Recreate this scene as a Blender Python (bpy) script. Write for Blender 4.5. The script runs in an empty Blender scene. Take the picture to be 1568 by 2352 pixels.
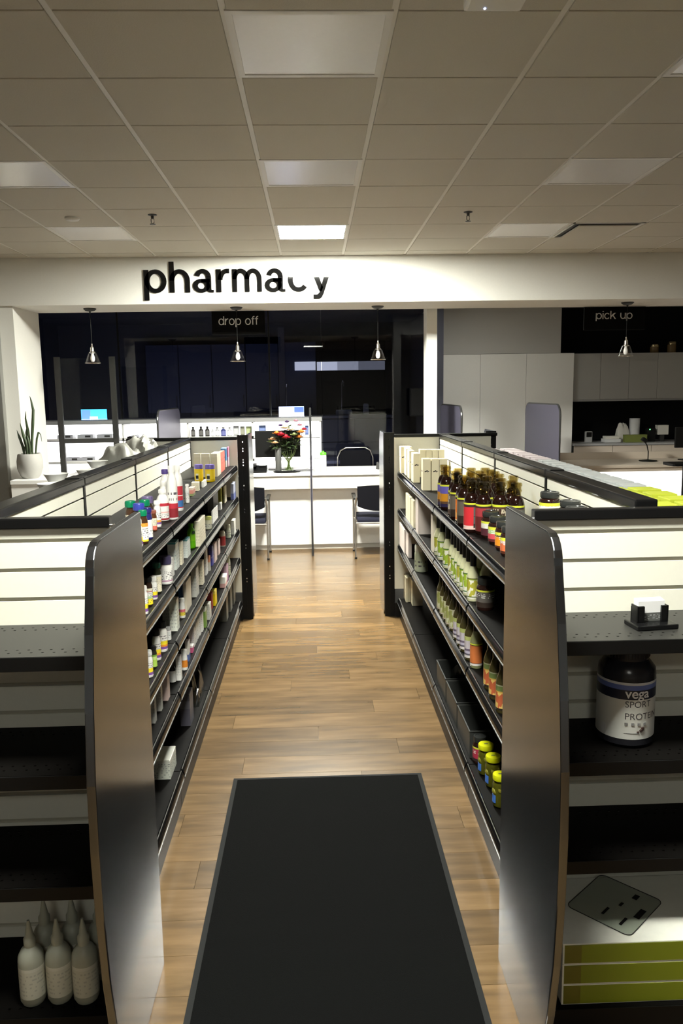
import bpy, bmesh, math, random
from mathutils import Vector, Matrix

# ------------------------------------------------------------------ scene, camera, light
SC = bpy.context.scene
C = SC.collection
PI = math.pi

CAM_Z = 1.857
PITCH, YAW, ROLL, F_PX = 0.1499, 0.0324, 0.0145, 1829.0
_f = Vector((math.sin(YAW)*math.cos(PITCH), math.cos(YAW)*math.cos(PITCH), -math.sin(PITCH)))
_r = Vector((math.cos(YAW), -math.sin(YAW), 0))
_d = _f.cross(_r)
_r2 = _r*math.cos(ROLL) + _d*math.sin(ROLL)
_d2 = -_r*math.sin(ROLL) + _d*math.cos(ROLL)
cam_data = bpy.data.cameras.new('camera')
cam_data.sensor_fit = 'VERTICAL'
cam_data.sensor_height = 36.0
cam_data.sensor_width = 24.0
cam_data.lens = F_PX/2352.0*36.0
cam_data.clip_start = 0.05
cam = bpy.data.objects.new('camera', cam_data)
m = Matrix.Identity(4)
for i, v in enumerate((_r2, -_d2, -_f)):
    m[0][i], m[1][i], m[2][i] = v
m[2][3] = CAM_Z
cam.matrix_world = m
C.objects.link(cam)
SC.camera = cam

W = bpy.data.worlds.new('world')
SC.world = W
W.use_nodes = True
W.node_tree.nodes['Background'].inputs[0].default_value = (0.9, 0.95, 1.0, 1)
W.node_tree.nodes['Background'].inputs[1].default_value = 0.05

SC.view_settings.view_transform = 'Standard'
SC.view_settings.look = 'None'
SC.view_settings.gamma = 1.0
SC.view_settings.use_curve_mapping = False
SC.view_settings.exposure = 0.12

LIT_FAR = 480.0      # radiance of the lit ceiling panel by the bulkhead
LIT_NEAR = 205.0     # radiance of the lit ceiling panel above the aisle mouth
LIT_COL = (1.0, 1.0, 0.90)
NICHE = 3.2         # backlit shelving behind the desk
LIT_PICKUP = 21.0
FILL_REAR = 32.0  # unseen rear ceiling panel, added as fill for the end displays
SCREEN = 6.0

random.seed(7)

# ------------------------------------------------------------------ materials
_M = {}
def _nodes(name):
    m = bpy.data.materials.new(name); m.use_nodes = True
    nt = m.node_tree
    return m, nt, nt.nodes['Principled BSDF']

def mat(name, col, rough=0.5, metal=0.0, var=0.06, scale=40.0, bump=0.0, spec=0.5, trans=0.0, ior=1.45, alpha=1.0):
    """plain surface with a fine procedural colour variation"""
    if name in _M: return _M[name]
    m, nt, b = _nodes(name)
    b.inputs['Roughness'].default_value = rough
    b.inputs['Metallic'].default_value = metal
    b.inputs['Specular IOR Level'].default_value = spec
    b.inputs['IOR'].default_value = ior
    b.inputs['Transmission Weight'].default_value = trans
    if alpha < 1: b.inputs['Alpha'].default_value = alpha
    tc = nt.nodes.new('ShaderNodeTexCoord')
    nz = nt.nodes.new('ShaderNodeTexNoise'); nz.inputs['Scale'].default_value = scale; nz.inputs['Detail'].default_value = 3
    nt.links.new(tc.outputs['Object'], nz.inputs['Vector'])
    mx = nt.nodes.new('ShaderNodeMix'); mx.data_type = 'RGBA'
    c = Vector(col)
    mx.inputs[6].default_value = (*[max(0, x*(1-var)) for x in c], 1)
    mx.inputs[7].default_value = (*[min(1, x*(1+var)) for x in c], 1)
    nt.links.new(nz.outputs['Fac'], mx.inputs[0])
    nt.links.new(mx.outputs[2], b.inputs['Base Color'])
    if bump:
        bp = nt.nodes.new('ShaderNodeBump'); bp.inputs['Strength'].default_value = bump; bp.inputs['Distance'].default_value = 0.003
        nt.links.new(nz.outputs['Fac'], bp.inputs['Height']); nt.links.new(bp.outputs[0], b.inputs['Normal'])
    _M[name] = m
    return m

def emit(name, col, strength):
    if name in _M: return _M[name]
    m, nt, b = _nodes(name)
    b.inputs['Base Color'].default_value = (0.8, 0.8, 0.8, 1)
    b.inputs['Emission Color'].default_value = (*col, 1)
    b.inputs['Emission Strength'].default_value = strength
    _M[name] = m
    return m

def glass(name, col=(1, 1, 1), rough=0.02, ior=1.45):
    """thin clear sheet: mostly transparent with a fresnel reflection"""
    if name in _M: return _M[name]
    m = bpy.data.materials.new(name); m.use_nodes = True
    nt = m.node_tree; nt.nodes.clear()
    out = nt.nodes.new('ShaderNodeOutputMaterial')
    t = nt.nodes.new('ShaderNodeBsdfTransparent'); t.inputs[0].default_value = (*col, 1)
    g = nt.nodes.new('ShaderNodeBsdfGlossy'); g.inputs['Roughness'].default_value = rough
    f = nt.nodes.new('ShaderNodeFresnel'); f.inputs[0].default_value = ior
    x = nt.nodes.new('ShaderNodeMixShader')
    ge = nt.nodes.new('ShaderNodeNewGeometry')
    sb = nt.nodes.new('ShaderNodeMath'); sb.operation = 'SUBTRACT'; sb.inputs[0].default_value = 1.0
    mu = nt.nodes.new('ShaderNodeMath'); mu.operation = 'MULTIPLY'
    nt.links.new(ge.outputs['Backfacing'], sb.inputs[1]); nt.links.new(f.outputs[0], mu.inputs[0]); nt.links.new(sb.outputs[0], mu.inputs[1])
    nt.links.new(mu.outputs[0], x.inputs[0]); nt.links.new(t.outputs[0], x.inputs[1]); nt.links.new(g.outputs[0], x.inputs[2])
    nt.links.new(x.outputs[0], out.inputs[0])
    _M[name] = m
    return m

def printed(name, bands, text=None, rough=0.42, noise=None):
    """flat print: colour bands along the height (generated z), rows of small dark print, optional picture patch"""
    if name in _M: return _M[name]
    m, nt, b = _nodes(name)
    N, L = nt.nodes.new, nt.links.new
    b.inputs['Roughness'].default_value = rough
    tc = N('ShaderNodeTexCoord'); sp = N('ShaderNodeSeparateXYZ')
    L(tc.outputs['Generated'], sp.inputs[0])
    cr = N('ShaderNodeValToRGB'); cr.color_ramp.interpolation = 'CONSTANT'
    el = cr.color_ramp.elements
    el[0].position = 0; el[0].color = (*bands[0][1], 1)
    el.remove(el[1])
    for z, c in bands[1:]:
        e = el.new(z); e.color = (*c, 1)
    L(sp.outputs['Z'], cr.inputs[0])
    col = cr.outputs[0]
    if noise:      # (zlo, zhi, colour A, colour B, scale)
        nz = N('ShaderNodeTexNoise'); nz.inputs['Scale'].default_value = noise[4]; nz.inputs['Detail'].default_value = 1
        L(tc.outputs['Generated'], nz.inputs['Vector'])
        r2 = N('ShaderNodeValToRGB'); r2.color_ramp.interpolation = 'CONSTANT'
        r2.color_ramp.elements[0].color = (*noise[2], 1); r2.color_ramp.elements[1].position = 0.5; r2.color_ramp.elements[1].color = (*noise[3], 1)
        L(nz.outputs['Fac'], r2.inputs[0])
        a = N('ShaderNodeMath'); a.operation = 'GREATER_THAN'; a.inputs[1].default_value = noise[0]
        c2 = N('ShaderNodeMath'); c2.operation = 'LESS_THAN'; c2.inputs[1].default_value = noise[1]
        mm = N('ShaderNodeMath'); mm.operation = 'MULTIPLY'
        L(sp.outputs['Z'], a.inputs[0]); L(sp.outputs['Z'], c2.inputs[0]); L(a.outputs[0], mm.inputs[0]); L(c2.outputs[0], mm.inputs[1])
        mx = N('ShaderNodeMix'); mx.data_type = 'RGBA'
        L(mm.outputs[0], mx.inputs[0]); L(col, mx.inputs[6]); L(r2.outputs[0], mx.inputs[7])
        col = mx.outputs[2]
    if text:       # (zlo, zhi, colour, rows)
        w = N('ShaderNodeMath'); w.operation = 'MULTIPLY'; w.inputs[1].default_value = text[3]
        L(sp.outputs['Z'], w.inputs[0])
        fr = N('ShaderNodeMath'); fr.operation = 'FRACT'; L(w.outputs[0], fr.inputs[0])
        g = N('ShaderNodeMath'); g.operation = 'LESS_THAN'; g.inputs[1].default_value = 0.42; L(fr.outputs[0], g.inputs[0])
        fl = N('ShaderNodeMath'); fl.operation = 'FLOOR'; L(w.outputs[0], fl.inputs[0])
        cb = N('ShaderNodeCombineXYZ'); L(sp.outputs['X'], cb.inputs[0]); L(sp.outputs['Y'], cb.inputs[1]); L(fl.outputs[0], cb.inputs[2])
        n2 = N('ShaderNodeTexNoise'); n2.inputs['Scale'].default_value = 9.0; n2.inputs['Detail'].default_value = 0
        L(cb.outputs[0], n2.inputs['Vector'])
        th = N('ShaderNodeMath'); th.operation = 'GREATER_THAN'; th.inputs[1].default_value = 0.53; L(n2.outputs['Fac'], th.inputs[0])
        a = N('ShaderNodeMath'); a.operation = 'GREATER_THAN'; a.inputs[1].default_value = text[0]; L(sp.outputs['Z'], a.inputs[0])
        c2 = N('ShaderNodeMath'); c2.operation = 'LESS_THAN'; c2.inputs[1].default_value = text[1]; L(sp.outputs['Z'], c2.inputs[0])
        p = th.outputs[0]
        for q in (g.outputs[0], a.outputs[0], c2.outputs[0]):
            mm = N('ShaderNodeMath'); mm.operation = 'MULTIPLY'; L(p, mm.inputs[0]); L(q, mm.inputs[1]); p = mm.outputs[0]
        mx = N('ShaderNodeMix'); mx.data_type = 'RGBA'
        L(p, mx.inputs[0]); L(col, mx.inputs[6]); mx.inputs[7].default_value = (*text[2], 1)
        col = mx.outputs[2]
    L(col, b.inputs['Base Color'])
    _M[name] = m
    return m

def wood_floor():
    m, nt, b = _nodes('oak_plank')
    N, L = nt.nodes.new, nt.links.new
    tc = N('ShaderNodeTexCoord'); oi = N('ShaderNodeObjectInfo')
    mp = N('ShaderNodeMapping'); mp.inputs['Scale'].default_value = (1.3, 8.5, 1)
    ad = N('ShaderNodeVectorMath'); ad.operation = 'MULTIPLY_ADD'
    L(oi.outputs['Random'], ad.inputs[0]); ad.inputs[1].default_value = (37, 91, 13); L(tc.outputs['Object'], ad.inputs[2])
    L(ad.outputs[0], mp.inputs['Vector'])
    n1 = N('ShaderNodeTexNoise'); n1.inputs['Scale'].default_value = 2.2; n1.inputs['Detail'].default_value = 4; n1.inputs['Roughness'].default_value = 0.5
    L(mp.outputs[0], n1.inputs['Vector'])
    cr = N('ShaderNodeValToRGB'); e = cr.color_ramp.elements
    e[0].position = 0.28; e[0].color = (0.088, 0.052, 0.019, 1); e[1].position = 0.72; e[1].color = (0.180, 0.109, 0.043, 1)
    k = e.new(0.5); k.color = (0.130, 0.076, 0.027, 1)
    L(n1.outputs['Fac'], cr.inputs[0])
    hs = N('ShaderNodeHueSaturation')
    mr = N('ShaderNodeMapRange'); mr.inputs['To Min'].default_value = 0.76; mr.inputs['To Max'].default_value = 1.20
    L(oi.outputs['Random'], mr.inputs['Value']); L(mr.outputs[0], hs.inputs['Value']); L(cr.outputs[0], hs.inputs['Color'])
    hs.inputs['Saturation'].default_value = 0.95
    L(hs.outputs[0], b.inputs['Base Color'])
    b.inputs['Roughness'].default_value = 0.25
    b.inputs['Specular IOR Level'].default_value = 0.5
    bp = N('ShaderNodeBump'); bp.inputs['Strength'].default_value = 0.12; bp.inputs['Distance'].default_value = 0.002
    L(n1.outputs['Fac'], bp.inputs['Height']); L(bp.outputs[0], b.inputs['Normal'])
    return m

M_PLANK = wood_floor()
M_SUB = mat('subfloor', (0.10, 0.07, 0.045), 0.7)
M_TILE = mat('ceiling_tile', (0.62, 0.60, 0.54), 0.9, var=0.05, scale=160, bump=0.25)
M_TEE = mat('ceiling_tee', (0.78, 0.77, 0.72), 0.45, var=0.02)
M_GAP = mat('ceiling_void', (0.35, 0.34, 0.31), 0.9)
M_DIFF = mat('unlit_diffuser', (0.93, 0.94, 0.96), 0.22, var=0.02, spec=0.9)
M_TROFF = mat('troffer_frame', (0.80, 0.80, 0.78), 0.4, var=0.02)
M_WALL = mat('painted_wall', (0.80, 0.79, 0.74), 0.75, var=0.03, scale=90, bump=0.05)
M_WALLG = mat('grey_painted_wall', (0.48, 0.47, 0.45), 0.75, var=0.03, scale=90)
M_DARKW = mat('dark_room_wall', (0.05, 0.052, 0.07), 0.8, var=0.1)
M_BLACKW = mat('black_painted_wall', (0.0035, 0.0035, 0.004), 0.8, spec=0.15)
M_BLK = mat('black_metal', (0.0045, 0.0045, 0.0045), 0.42, var=0.1, spec=0.25)
M_BLKG = mat('black_gloss', (0.0055, 0.0055, 0.0058), 0.25, var=0.05, spec=0.35)
M_RAIL = mat('price_rail_plastic', (0.004, 0.004, 0.0042), 0.13, var=0.05, spec=0.22)
M_RIDGE = mat('rail_ridge', (0.30, 0.30, 0.295), 0.22, metal=0.7, var=0.05)
M_CREAM = mat('cream_slat', (0.80, 0.785, 0.68), 0.5, var=0.03, scale=60)
M_SLOT = mat('slat_groove', (0.42, 0.40, 0.32), 0.5)
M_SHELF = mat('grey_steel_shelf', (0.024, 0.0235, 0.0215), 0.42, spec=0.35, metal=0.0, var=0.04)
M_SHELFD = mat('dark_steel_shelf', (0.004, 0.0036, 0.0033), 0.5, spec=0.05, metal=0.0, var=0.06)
M_PLATE = mat('brushed_grey_panel', (0.225, 0.24, 0.27), 0.2, metal=1.0, var=0.03, scale=8)
M_MAT = mat('black_mat', (0.0018, 0.002, 0.0019), 0.95, var=0.3, scale=420, bump=0.5, spec=0.1)
M_MATE = mat('mat_rubber_edge', (0.011, 0.0115, 0.0115), 0.8, spec=0.2)
M_WHITE = mat('white_laminate', (0.84, 0.83, 0.80), 0.45, var=0.02)
M_OFFW = mat('offwhite_laminate', (0.66, 0.64, 0.58), 0.5, var=0.03)
M_BEIGE = mat('beige_laminate', (0.60, 0.52, 0.43), 0.5, var=0.03)
M_GREYT = mat('grey_worktop', (0.34, 0.34, 0.34), 0.5, var=0.04)
M_DGREY = mat('dark_grey_metal', (0.035, 0.034, 0.032), 0.45, metal=0.2)
M_CHROME = mat('chrome', (0.62, 0.60, 0.57), 0.22, metal=1.0, var=0.03)
M_GREYM = mat('grey_tube_metal', (0.36, 0.34, 0.31), 0.35, metal=0.8, var=0.03)
M_PAD = mat('black_upholstery', (0.004, 0.004, 0.006), 0.75, spec=0.1, var=0.15, scale=200)
M_PADS = mat('navy_seat_fabric', (0.02, 0.021, 0.035), 0.8, spec=0.1, var=0.15, scale=200)
M_DIVID = mat('divider_laminate', (0.10, 0.094, 0.135), 0.42, metal=0.1, var=0.03)
M_SIGNB = mat('sign_black', (0.0015, 0.0015, 0.0015), 0.7, spec=0.1)
M_LETB = mat('gloss_black_letter', (0.004, 0.004, 0.004), 0.05, var=0.0, spec=0.35)
M_LETW = mat('white_letter', (0.62, 0.62, 0.62), 0.5)
M_GLASS = glass('clear_glass')
M_TINT = glass('tinted_glass', (0.46, 0.48, 0.58), 0.01, 1.5)
M_GLASSD = glass('screen_glass', (0.96, 0.97, 0.97), 0.02, 1.22)
M_PLASTIC = glass('clear_plastic_film', (0.80, 0.82, 0.80), 0.12, 1.6)
M_LEAF = mat('leaf_green', (0.045, 0.07, 0.03), 0.45, var=0.3, scale=30)
M_POT = mat('grey_white_pot', (0.38, 0.37, 0.345), 0.6, var=0.04)

# ------------------------------------------------------------------ mesh helpers
def link(o, parent=None):
    C.objects.link(o)
    if parent is not None: o.parent = parent
    return o

def from_bm(name, bm, mats, parent=None, loc=(0, 0, 0), smooth=False, rot=None):
    me = bpy.data.meshes.new(name)
    bm.normal_update()
    bm.to_mesh(me); bm.free()
    if not isinstance(mats, (list, tuple)): mats = [mats]
    for k in mats: me.materials.append(k)
    if smooth:
        for p in me.polygons: p.use_smooth = True
        try: me.set_sharp_from_angle(angle=math.radians(38))
        except Exception: pass
    o = bpy.data.objects.new(name, me)
    o.location = loc
    if rot: o.rotation_euler = rot
    return link(o, parent)

def inst(name, src, parent=None, loc=(0, 0, 0), rot=(0, 0, 0), scale=None):
    o = bpy.data.objects.new(name, src.data)
    o.location = loc; o.rotation_euler = rot
    if scale: o.scale = scale
    return link(o, parent)

def empty(name, loc=(0, 0, 0), rz=0.0):
    o = bpy.data.objects.new(name, None)
    o.empty_display_size = 0.05
    o.location = loc; o.rotation_euler = (0, 0, rz)
    return link(o)

def tag(o, label, cat, group=None):
    o['label'] = label; o['category'] = cat
    if group: o['group'] = group
    return o

def struct(o):
    o['kind'] = 'structure'
    return o

def B():
    return bmesh.new()

def bx(bm, x0, x1, y0, y1, z0, z1, mi=0, bev=0.0):
    vs = [bm.verts.new((x, y, z)) for x in (x0, x1) for y in (y0, y1) for z in (z0, z1)]
    fs = []
    for idx in ((0, 1, 3, 2), (4, 6, 7, 5), (0, 4, 5, 1), (2, 3, 7, 6), (0, 2, 6, 4), (1, 5, 7, 3)):
        f = bm.faces.new([vs[i] for i in idx]); f.material_index = mi; fs.append(f)
    if bev:
        es = list({e for f in fs for e in f.edges})
        bmesh.ops.bevel(bm, geom=es, offset=bev, segments=2, affect='EDGES', profile=0.6)
    return bm

def lathe(bm, prof, n=18, cx=0, cy=0, mi=0, cap0=True, cap1=True, sx=1.0, sy=1.0):
    rings = []
    for r, z in prof:
        rings.append([bm.verts.new((cx+sx*r*math.cos(2*PI*i/n), cy+sy*r*math.sin(2*PI*i/n), z)) for i in range(n)])
    for a, b in zip(rings, rings[1:]):
        for i in range(n):
            j = (i+1) % n
            f = bm.faces.new((a[i], a[j], b[j], b[i])); f.material_index = mi
    if cap0 and prof[0][0] > 1e-6:
        f = bm.faces.new(rings[0][::-1]); f.material_index = mi
    if cap1 and prof[-1][0] > 1e-6:
        f = bm.faces.new(rings[-1]); f.material_index = mi
    return bm

def tube(bm, pts, r, n=8, mi=0, closed=False):
    pts = [Vector(p) for p in pts]
    rr = r if isinstance(r, (list, tuple)) else [r]*len(pts)
    rings = []
    up = Vector((0, 0, 1))
    for i, p in enumerate(pts):
        if closed: t = pts[(i+1) % len(pts)] - pts[i-1]
        else: t = pts[min(i+1, len(pts)-1)] - pts[max(i-1, 0)]
        t.normalize()
        a = up.cross(t)
        if a.length < 1e-3: a = Vector((1, 0, 0)).cross(t)
        a.normalize(); b = t.cross(a)
        rings.append([bm.verts.new(p + rr[i]*(a*math.cos(2*PI*k/n) + b*math.sin(2*PI*k/n))) for k in range(n)])
    pr = list(zip(rings, rings[1:])) + ([(rings[-1], rings[0])] if closed else [])
    for a, b in pr:
        for k in range(n):
            j = (k+1) % n
            f = bm.faces.new((a[k], a[j], b[j], b[k])); f.material_index = mi
    if not closed:
        f = bm.faces.new(rings[0][::-1]); f.material_index = mi
        f = bm.faces.new(rings[-1]); f.material_index = mi
    return bm

def prism(bm, poly, axis, a0, a1, mi=0):
    """extrude a polygon along an axis: 'x' poly=(y,z), 'y' poly=(x,z), 'z' poly=(x,y)"""
    def pt(p, a):
        return {'x': (a, p[0], p[1]), 'y': (p[0], a, p[1]), 'z': (p[0], p[1], a)}[axis]
    v0 = [bm.verts.new(pt(p, a0)) for p in poly]; v1 = [bm.verts.new(pt(p, a1)) for p in poly]
    n = len(poly)
    fs = [bm.faces.new(v0), bm.faces.new(v1[::-1])]
    for i in range(n):
        fs.append(bm.faces.new((v0[i], v1[i], v1[(i+1) % n], v0[(i+1) % n])))
    for f in fs: f.material_index = mi
    bmesh.ops.recalc_face_normals(bm, faces=fs)
    return bm

def rrect(w, h, r, n=5, x0=0.0, y0=0.0, corners=(1, 1, 1, 1)):
    """rounded rectangle outline, corners: bl br tr tl"""
    out = []
    for (cx, cy, a0), on in zip(((r, r, PI), (w-r, r, 1.5*PI), (w-r, h-r, 0), (r, h-r, 0.5*PI)), corners):
        if on:
            for k in range(n+1):
                a = a0 + 0.5*PI*k/n
                out.append((x0+cx+r*math.cos(a), y0+cy+r*math.sin(a)))
        else:
            out.append((x0+(0 if cx == r else w), y0+(0 if cy == r else h)))
    return out

def box_obj(name, dims, m, parent=None, loc=(0, 0, 0), bev=0.0):
    x0, x1, y0, y1, z0, z1 = dims
    return from_bm(name, bx(B(), *dims, bev=bev), m, parent, loc)

_TXT = {}
def text_mesh(body, size, extrude=0.0, offset=0.0):
    key = (body, size, extrude, offset)
    cu = bpy.data.curves.new('t', 'FONT')
    cu.body = body; cu.size = size; cu.extrude = extrude; cu.offset = offset; cu.resolution_u = 5
    ob = bpy.data.objects.new('t', cu); C.objects.link(ob)
    dg = bpy.context.evaluated_depsgraph_get(); dg.update()
    me = bpy.data.meshes.new_from_object(ob.evaluated_get(dg))
    bpy.data.objects.remove(ob); bpy.data.curves.remove(cu)
    return me

# grotesque lower-case letterforms drawn from bars and ring segments; unit = x-height
def _arc(cx, cy, rx, ry, a0, a1, sx, sy, n=14):
    out, inn = [], []
    for k in range(n+1):
        a = math.radians(a0 + (a1-a0)*k/n)
        out.append((cx+rx*math.cos(a), cy+ry*math.sin(a))); inn.append((cx+(rx-sx)*math.cos(a), cy+(ry-sy)*math.sin(a)))
    return [[out[k], out[k+1], inn[k+1], inn[k]] for k in range(n)]
def _rc(x0, y0, x1, y1): return [[(x0, y0), (x1, y0), (x1, y1), (x0, y1)]]
ASC, DSC = 1.35, -0.34
def glyph(c, s):
    t = s*0.82      # horizontal strokes are a little thinner
    if c == 'o': return _arc(.53, .5, .53, .52, 0, 360, s, t, 28), 1.06
    if c == 'p': return _rc(0, DSC, s, 1.0) + _arc(.55, .5, .51, .52, 0, 360, s, t, 28), 1.06
    if c == 'd': return _rc(1.06-s, 0, 1.06, ASC) + _arc(.51, .5, .51, .52, 0, 360, s, t, 28), 1.06
    if c == 'h': return _rc(0, 0, s, ASC) + _arc(.48, .52, .48, .50, 0, 180, s, t) + _rc(.96-s, 0, .96, .52), .96
    if c == 'u': return _rc(0, .48, s, 1.0) + _arc(.48, .48, .48, .50, 180, 360, s, t) + _rc(.96-s, 0, .96, 1.0), .96
    if c == 'm':
        k = s*0.94
        return (_rc(0, 0, k, 1.0) + _arc(.40, .56, .40, .46, 0, 180, k, t) + _rc(.80-k, 0, .80, .56) + _arc(1.20-k, .56, .40, .46, 0, 180, k, t) + _rc(1.60-2*k+0.0, 0, 1.60-k, .56)), 1.60-k
    if c == 'r': return _rc(0, 0, s, 1.0) + _arc(.52, .53, .45, .49, 90, 180, s, t) + _rc(.50, 1.02-t, .62, 1.02), .62
    if c == 'a':
        return (_rc(.86-s, .10, .86, .68) + _arc(.47, .66, .39, .36, 0, 168, s, t) + _arc(.40, .285, .40, .305, 0, 360, s, t*.88, 24) + _rc(.40, .59-t*.85, .80, .59)
                + [[(.86-s, .10), (.86, .10), (.97, .10), (.97, -.01), (.78, -.01), (.70, .02)]]), .96
    if c == 'c': return _arc(.5, .5, .5, .52, 38, 322, s, t, 24), .94
    if c == 'y':
        return ([[(0, 1), (s*1.08, 1), (.58, .16), (.50, -.02), (.385, .02)], [(.99-s*1.08, 1), (.99, 1), (.62, -.06), (.40, -.06)],
                 [(.62, -.06), (.52, -.26), (.40, DSC), (.12, DSC), (.12, DSC+t), (.30, DSC+t), (.40, -.06)]]), .99
    if c == 'f': return _rc(.15, 0, .15+s, 1.02) + _arc(.47, 1.02, .32, .33, 90, 180, s, t, 8) + _rc(.46, ASC-t, .58, ASC) + _rc(0, 1-t, .56, 1), .56
    if c == 'i': return _rc(0, 0, s, 1.0) + _rc(0, ASC-s*.95, s, ASC), s
    if c == 'k': return _rc(0, 0, s, ASC) + [[(.70-s*.35, 1), (.97, 1), (s, .28), (s, .60-s*.1)], [(.34, .62), (.52, .66), (1.0, 0), (1.0-s*1.25, 0)]], 1.0
    return [], 0.5

def letters(parent, body, x0, x1, zbase, y, xh, depth, stroke, m, name='letter'):
    """each letter its own solid standing upright in an x-z plane, facing -y; the word is fitted into x0..x1"""
    gap = 0.13
    gl = [(ch,)+glyph(ch, stroke) for ch in body]
    tot = sum(g[2] for g in gl) + gap*(len(gl)-1)
    k = (x1-x0)/tot
    pen = 0.0
    for ch, polys, w in gl:
        if polys:
            bm = B()
            for q in polys:
                prism(bm, [(px*k, pz*xh) for px, pz in q], 'y', -depth, depth)
            from_bm(name, bm, m, parent, (x0+pen*k, y, zbase))
        pen += w + gap

# ------------------------------------------------------------------ the room
T = 0.61                       # ceiling module
GX, GY, CZ = -0.905, 3.051, 3.197
HY0, HY1, SOF = 8.16, 8.90, 2.74   # bulkhead front, soffit back edge, soffit height

# floor: a sub floor with real planks where the aisle and the counter front show
floor = struct(box_obj('floor', (-7, 7.5, -5, 15, -0.20, -0.012), M_SUB))
PW, PL = 0.182, 1.22
plank_src = None
row = 0
y = 1.7
while y < 9.6:
    off = (0.0, 0.43, 0.81, 0.22, 1.02, 0.60, 0.12, 0.93)[row % 8]
    x = -3.05 + off - PL
    while x < 3.6:
        if plank_src is None:
            bm = B(); bx(bm, 0.0006, PL-0.0006, 0.0006, PW-0.0006, -0.012, 0.0)
            plank_src = from_bm('plank', bm, M_PLANK, floor, (x, y, 0))
        else:
            inst('plank', plank_src, floor, (x, y, 0))
        x += PL
    y += PW; row += 1
rest = B()
bx(rest, -7, 7.5, -5, 1.699, -0.012, 0.0)
bx(rest, -7, -4.3, 1.699, 15, -0.012, 0.0); bx(rest, 4.9, 7.5, 1.699, 15, -0.012, 0.0)
bx(rest, -4.3, 4.9, 9.62, 15, -0.012, 0.0)
struct(from_bm('floor_boards', rest, M_PLANK))

# ceiling: tiles dropped a little below the grid
ceil = struct(box_obj('ceiling', (-7, 7.5, -5, HY0, CZ+0.03, CZ+0.13), M_GAP))
panel_cells = {}
for r in (-9, -6, -3, 0, 3, 6):
    for c in (-5, -2, 1, 4, 7):
        panel_cells[(c, r)] = 'light'
panel_cells[(5, 6)] = 'vent'
tile_src = None
for r in range(-2, 9):
    for c in range(-5, 9):
        if (c, r) in panel_cells: continue
        x0, y0 = GX + c*T, GY + r*T
        if r == 8:
            o = box_obj('ceiling_tile', (0.013, T-0.013, 0.004, HY0-y0-0.004, -0.006, 0.012), M_TILE, ceil, (x0, y0, CZ))
            continue
        if tile_src is None:
            bm = B(); bx(bm, 0.013, T-0.013, 0.004, T-0.004, -0.006, 0.012, bev=0.004)
            tile_src = from_bm('ceiling_tile', bm, M_TILE, ceil, (x0, y0, CZ))
        else:
            inst('ceiling_tile', tile_src, ceil, (x0, y0, CZ))
for c in range(-5, 10):
    box_obj('main_tee', (-0.012, 0.012, -3.4, HY0, 0.0, 0.028), M_TEE, ceil, (GX + c*T, 0, CZ))
ct = None
for r in range(-2, 9):
    if ct is None:
        ct = box_obj('cross_tee', (GX-5*T, GX+9*T, -0.009, 0.009, 0.006, 0.026), M_GAP, ceil, (0, GY + r*T, CZ))
    else:
        inst('cross_tee', ct, ceil, (0, GY + r*T, CZ))
bm = B()   # tile field behind the viewer, joined
for r in range(-13, -2):
    for c in range(-5, 9):
        if (c, r) in panel_cells: continue
        x0, y0 = GX + c*T, GY + r*T
        bx(bm, x0+0.013, x0+T-0.013, y0+0.004, y0+T-0.004, CZ-0.006, CZ+0.012)
o = from_bm('ceiling_tile_field', bm, M_TILE, ceil); o['kind'] = 'stuff'

def troffer(c, r, lit, label, loc=None):
    t = empty('ceiling_light', loc or (GX + (c+0.5)*T, GY + (r+0.5)*T, CZ-0.004))
    tag(t, label, 'ceiling light', None)
    h = T/2 - 0.004
    bm = B()
    for a in ((-h, h, -h, -h+0.026), (-h, h, h-0.026, h), (-h, -h+0.026, -h+0.026, h-0.026), (h-0.026, h, -h+0.026, h-0.026)):
        bx(bm, a[0], a[1], a[2], a[3], -0.002, 0.03)
    from_bm('frame', bm, M_TROFF, t)
    if lit: mm = emit('lit_diffuser_%d' % int(lit), LIT_COL, lit)
    else: mm = M_DIFF
    box_obj('diffuser', (-h+0.026, h-0.026, -h+0.026, h-0.026, 0.001, 0.02), mm, t)
    return t

LBL = {(1, 6): 'glowing square ceiling panel in front of the sign bulkhead',
       (1, 3): 'unlit square ceiling panel midway along the aisle', (1, 0): 'large unlit ceiling panel at the top edge of the photo',
       (-2, 3): 'unlit ceiling panel cut by the left edge of the photo', (-2, 6): 'unlit ceiling panel at far left beside the round detector',
       (4, 3): 'unlit ceiling panel at right, nearer than the slot vent', (4, 6): 'unlit ceiling panel at far right beside the slot vent',
       (4, 0): 'unlit ceiling panel at the top right corner of the photo', (1, -3): 'glowing ceiling panel above the mouth of the aisle', (1, -9): 'unseen fill panel added to the ceiling near the rear wall behind the aisle mouth'}
for (c, r), k in panel_cells.items():
    if k != 'light' or (c, r) not in LBL: continue
    troffer(c, r, LIT_FAR if (c, r) == (1, 6) else LIT_NEAR if (c, r) == (1, -3) else FILL_REAR if (c, r) == (1, -9) else 0, LBL[(c, r)])
bm = B()
for (c, r), k in panel_cells.items():
    if k == 'light' and (c, r) not in LBL:
        bx(bm, GX+c*T+0.004, GX+(c+1)*T-0.004, GY+r*T+0.004, GY+(r+1)*T-0.004, CZ-0.002, CZ+0.02)
o = from_bm('ceiling_panel_field', bm, M_DIFF, ceil); o['kind'] = 'stuff'

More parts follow.
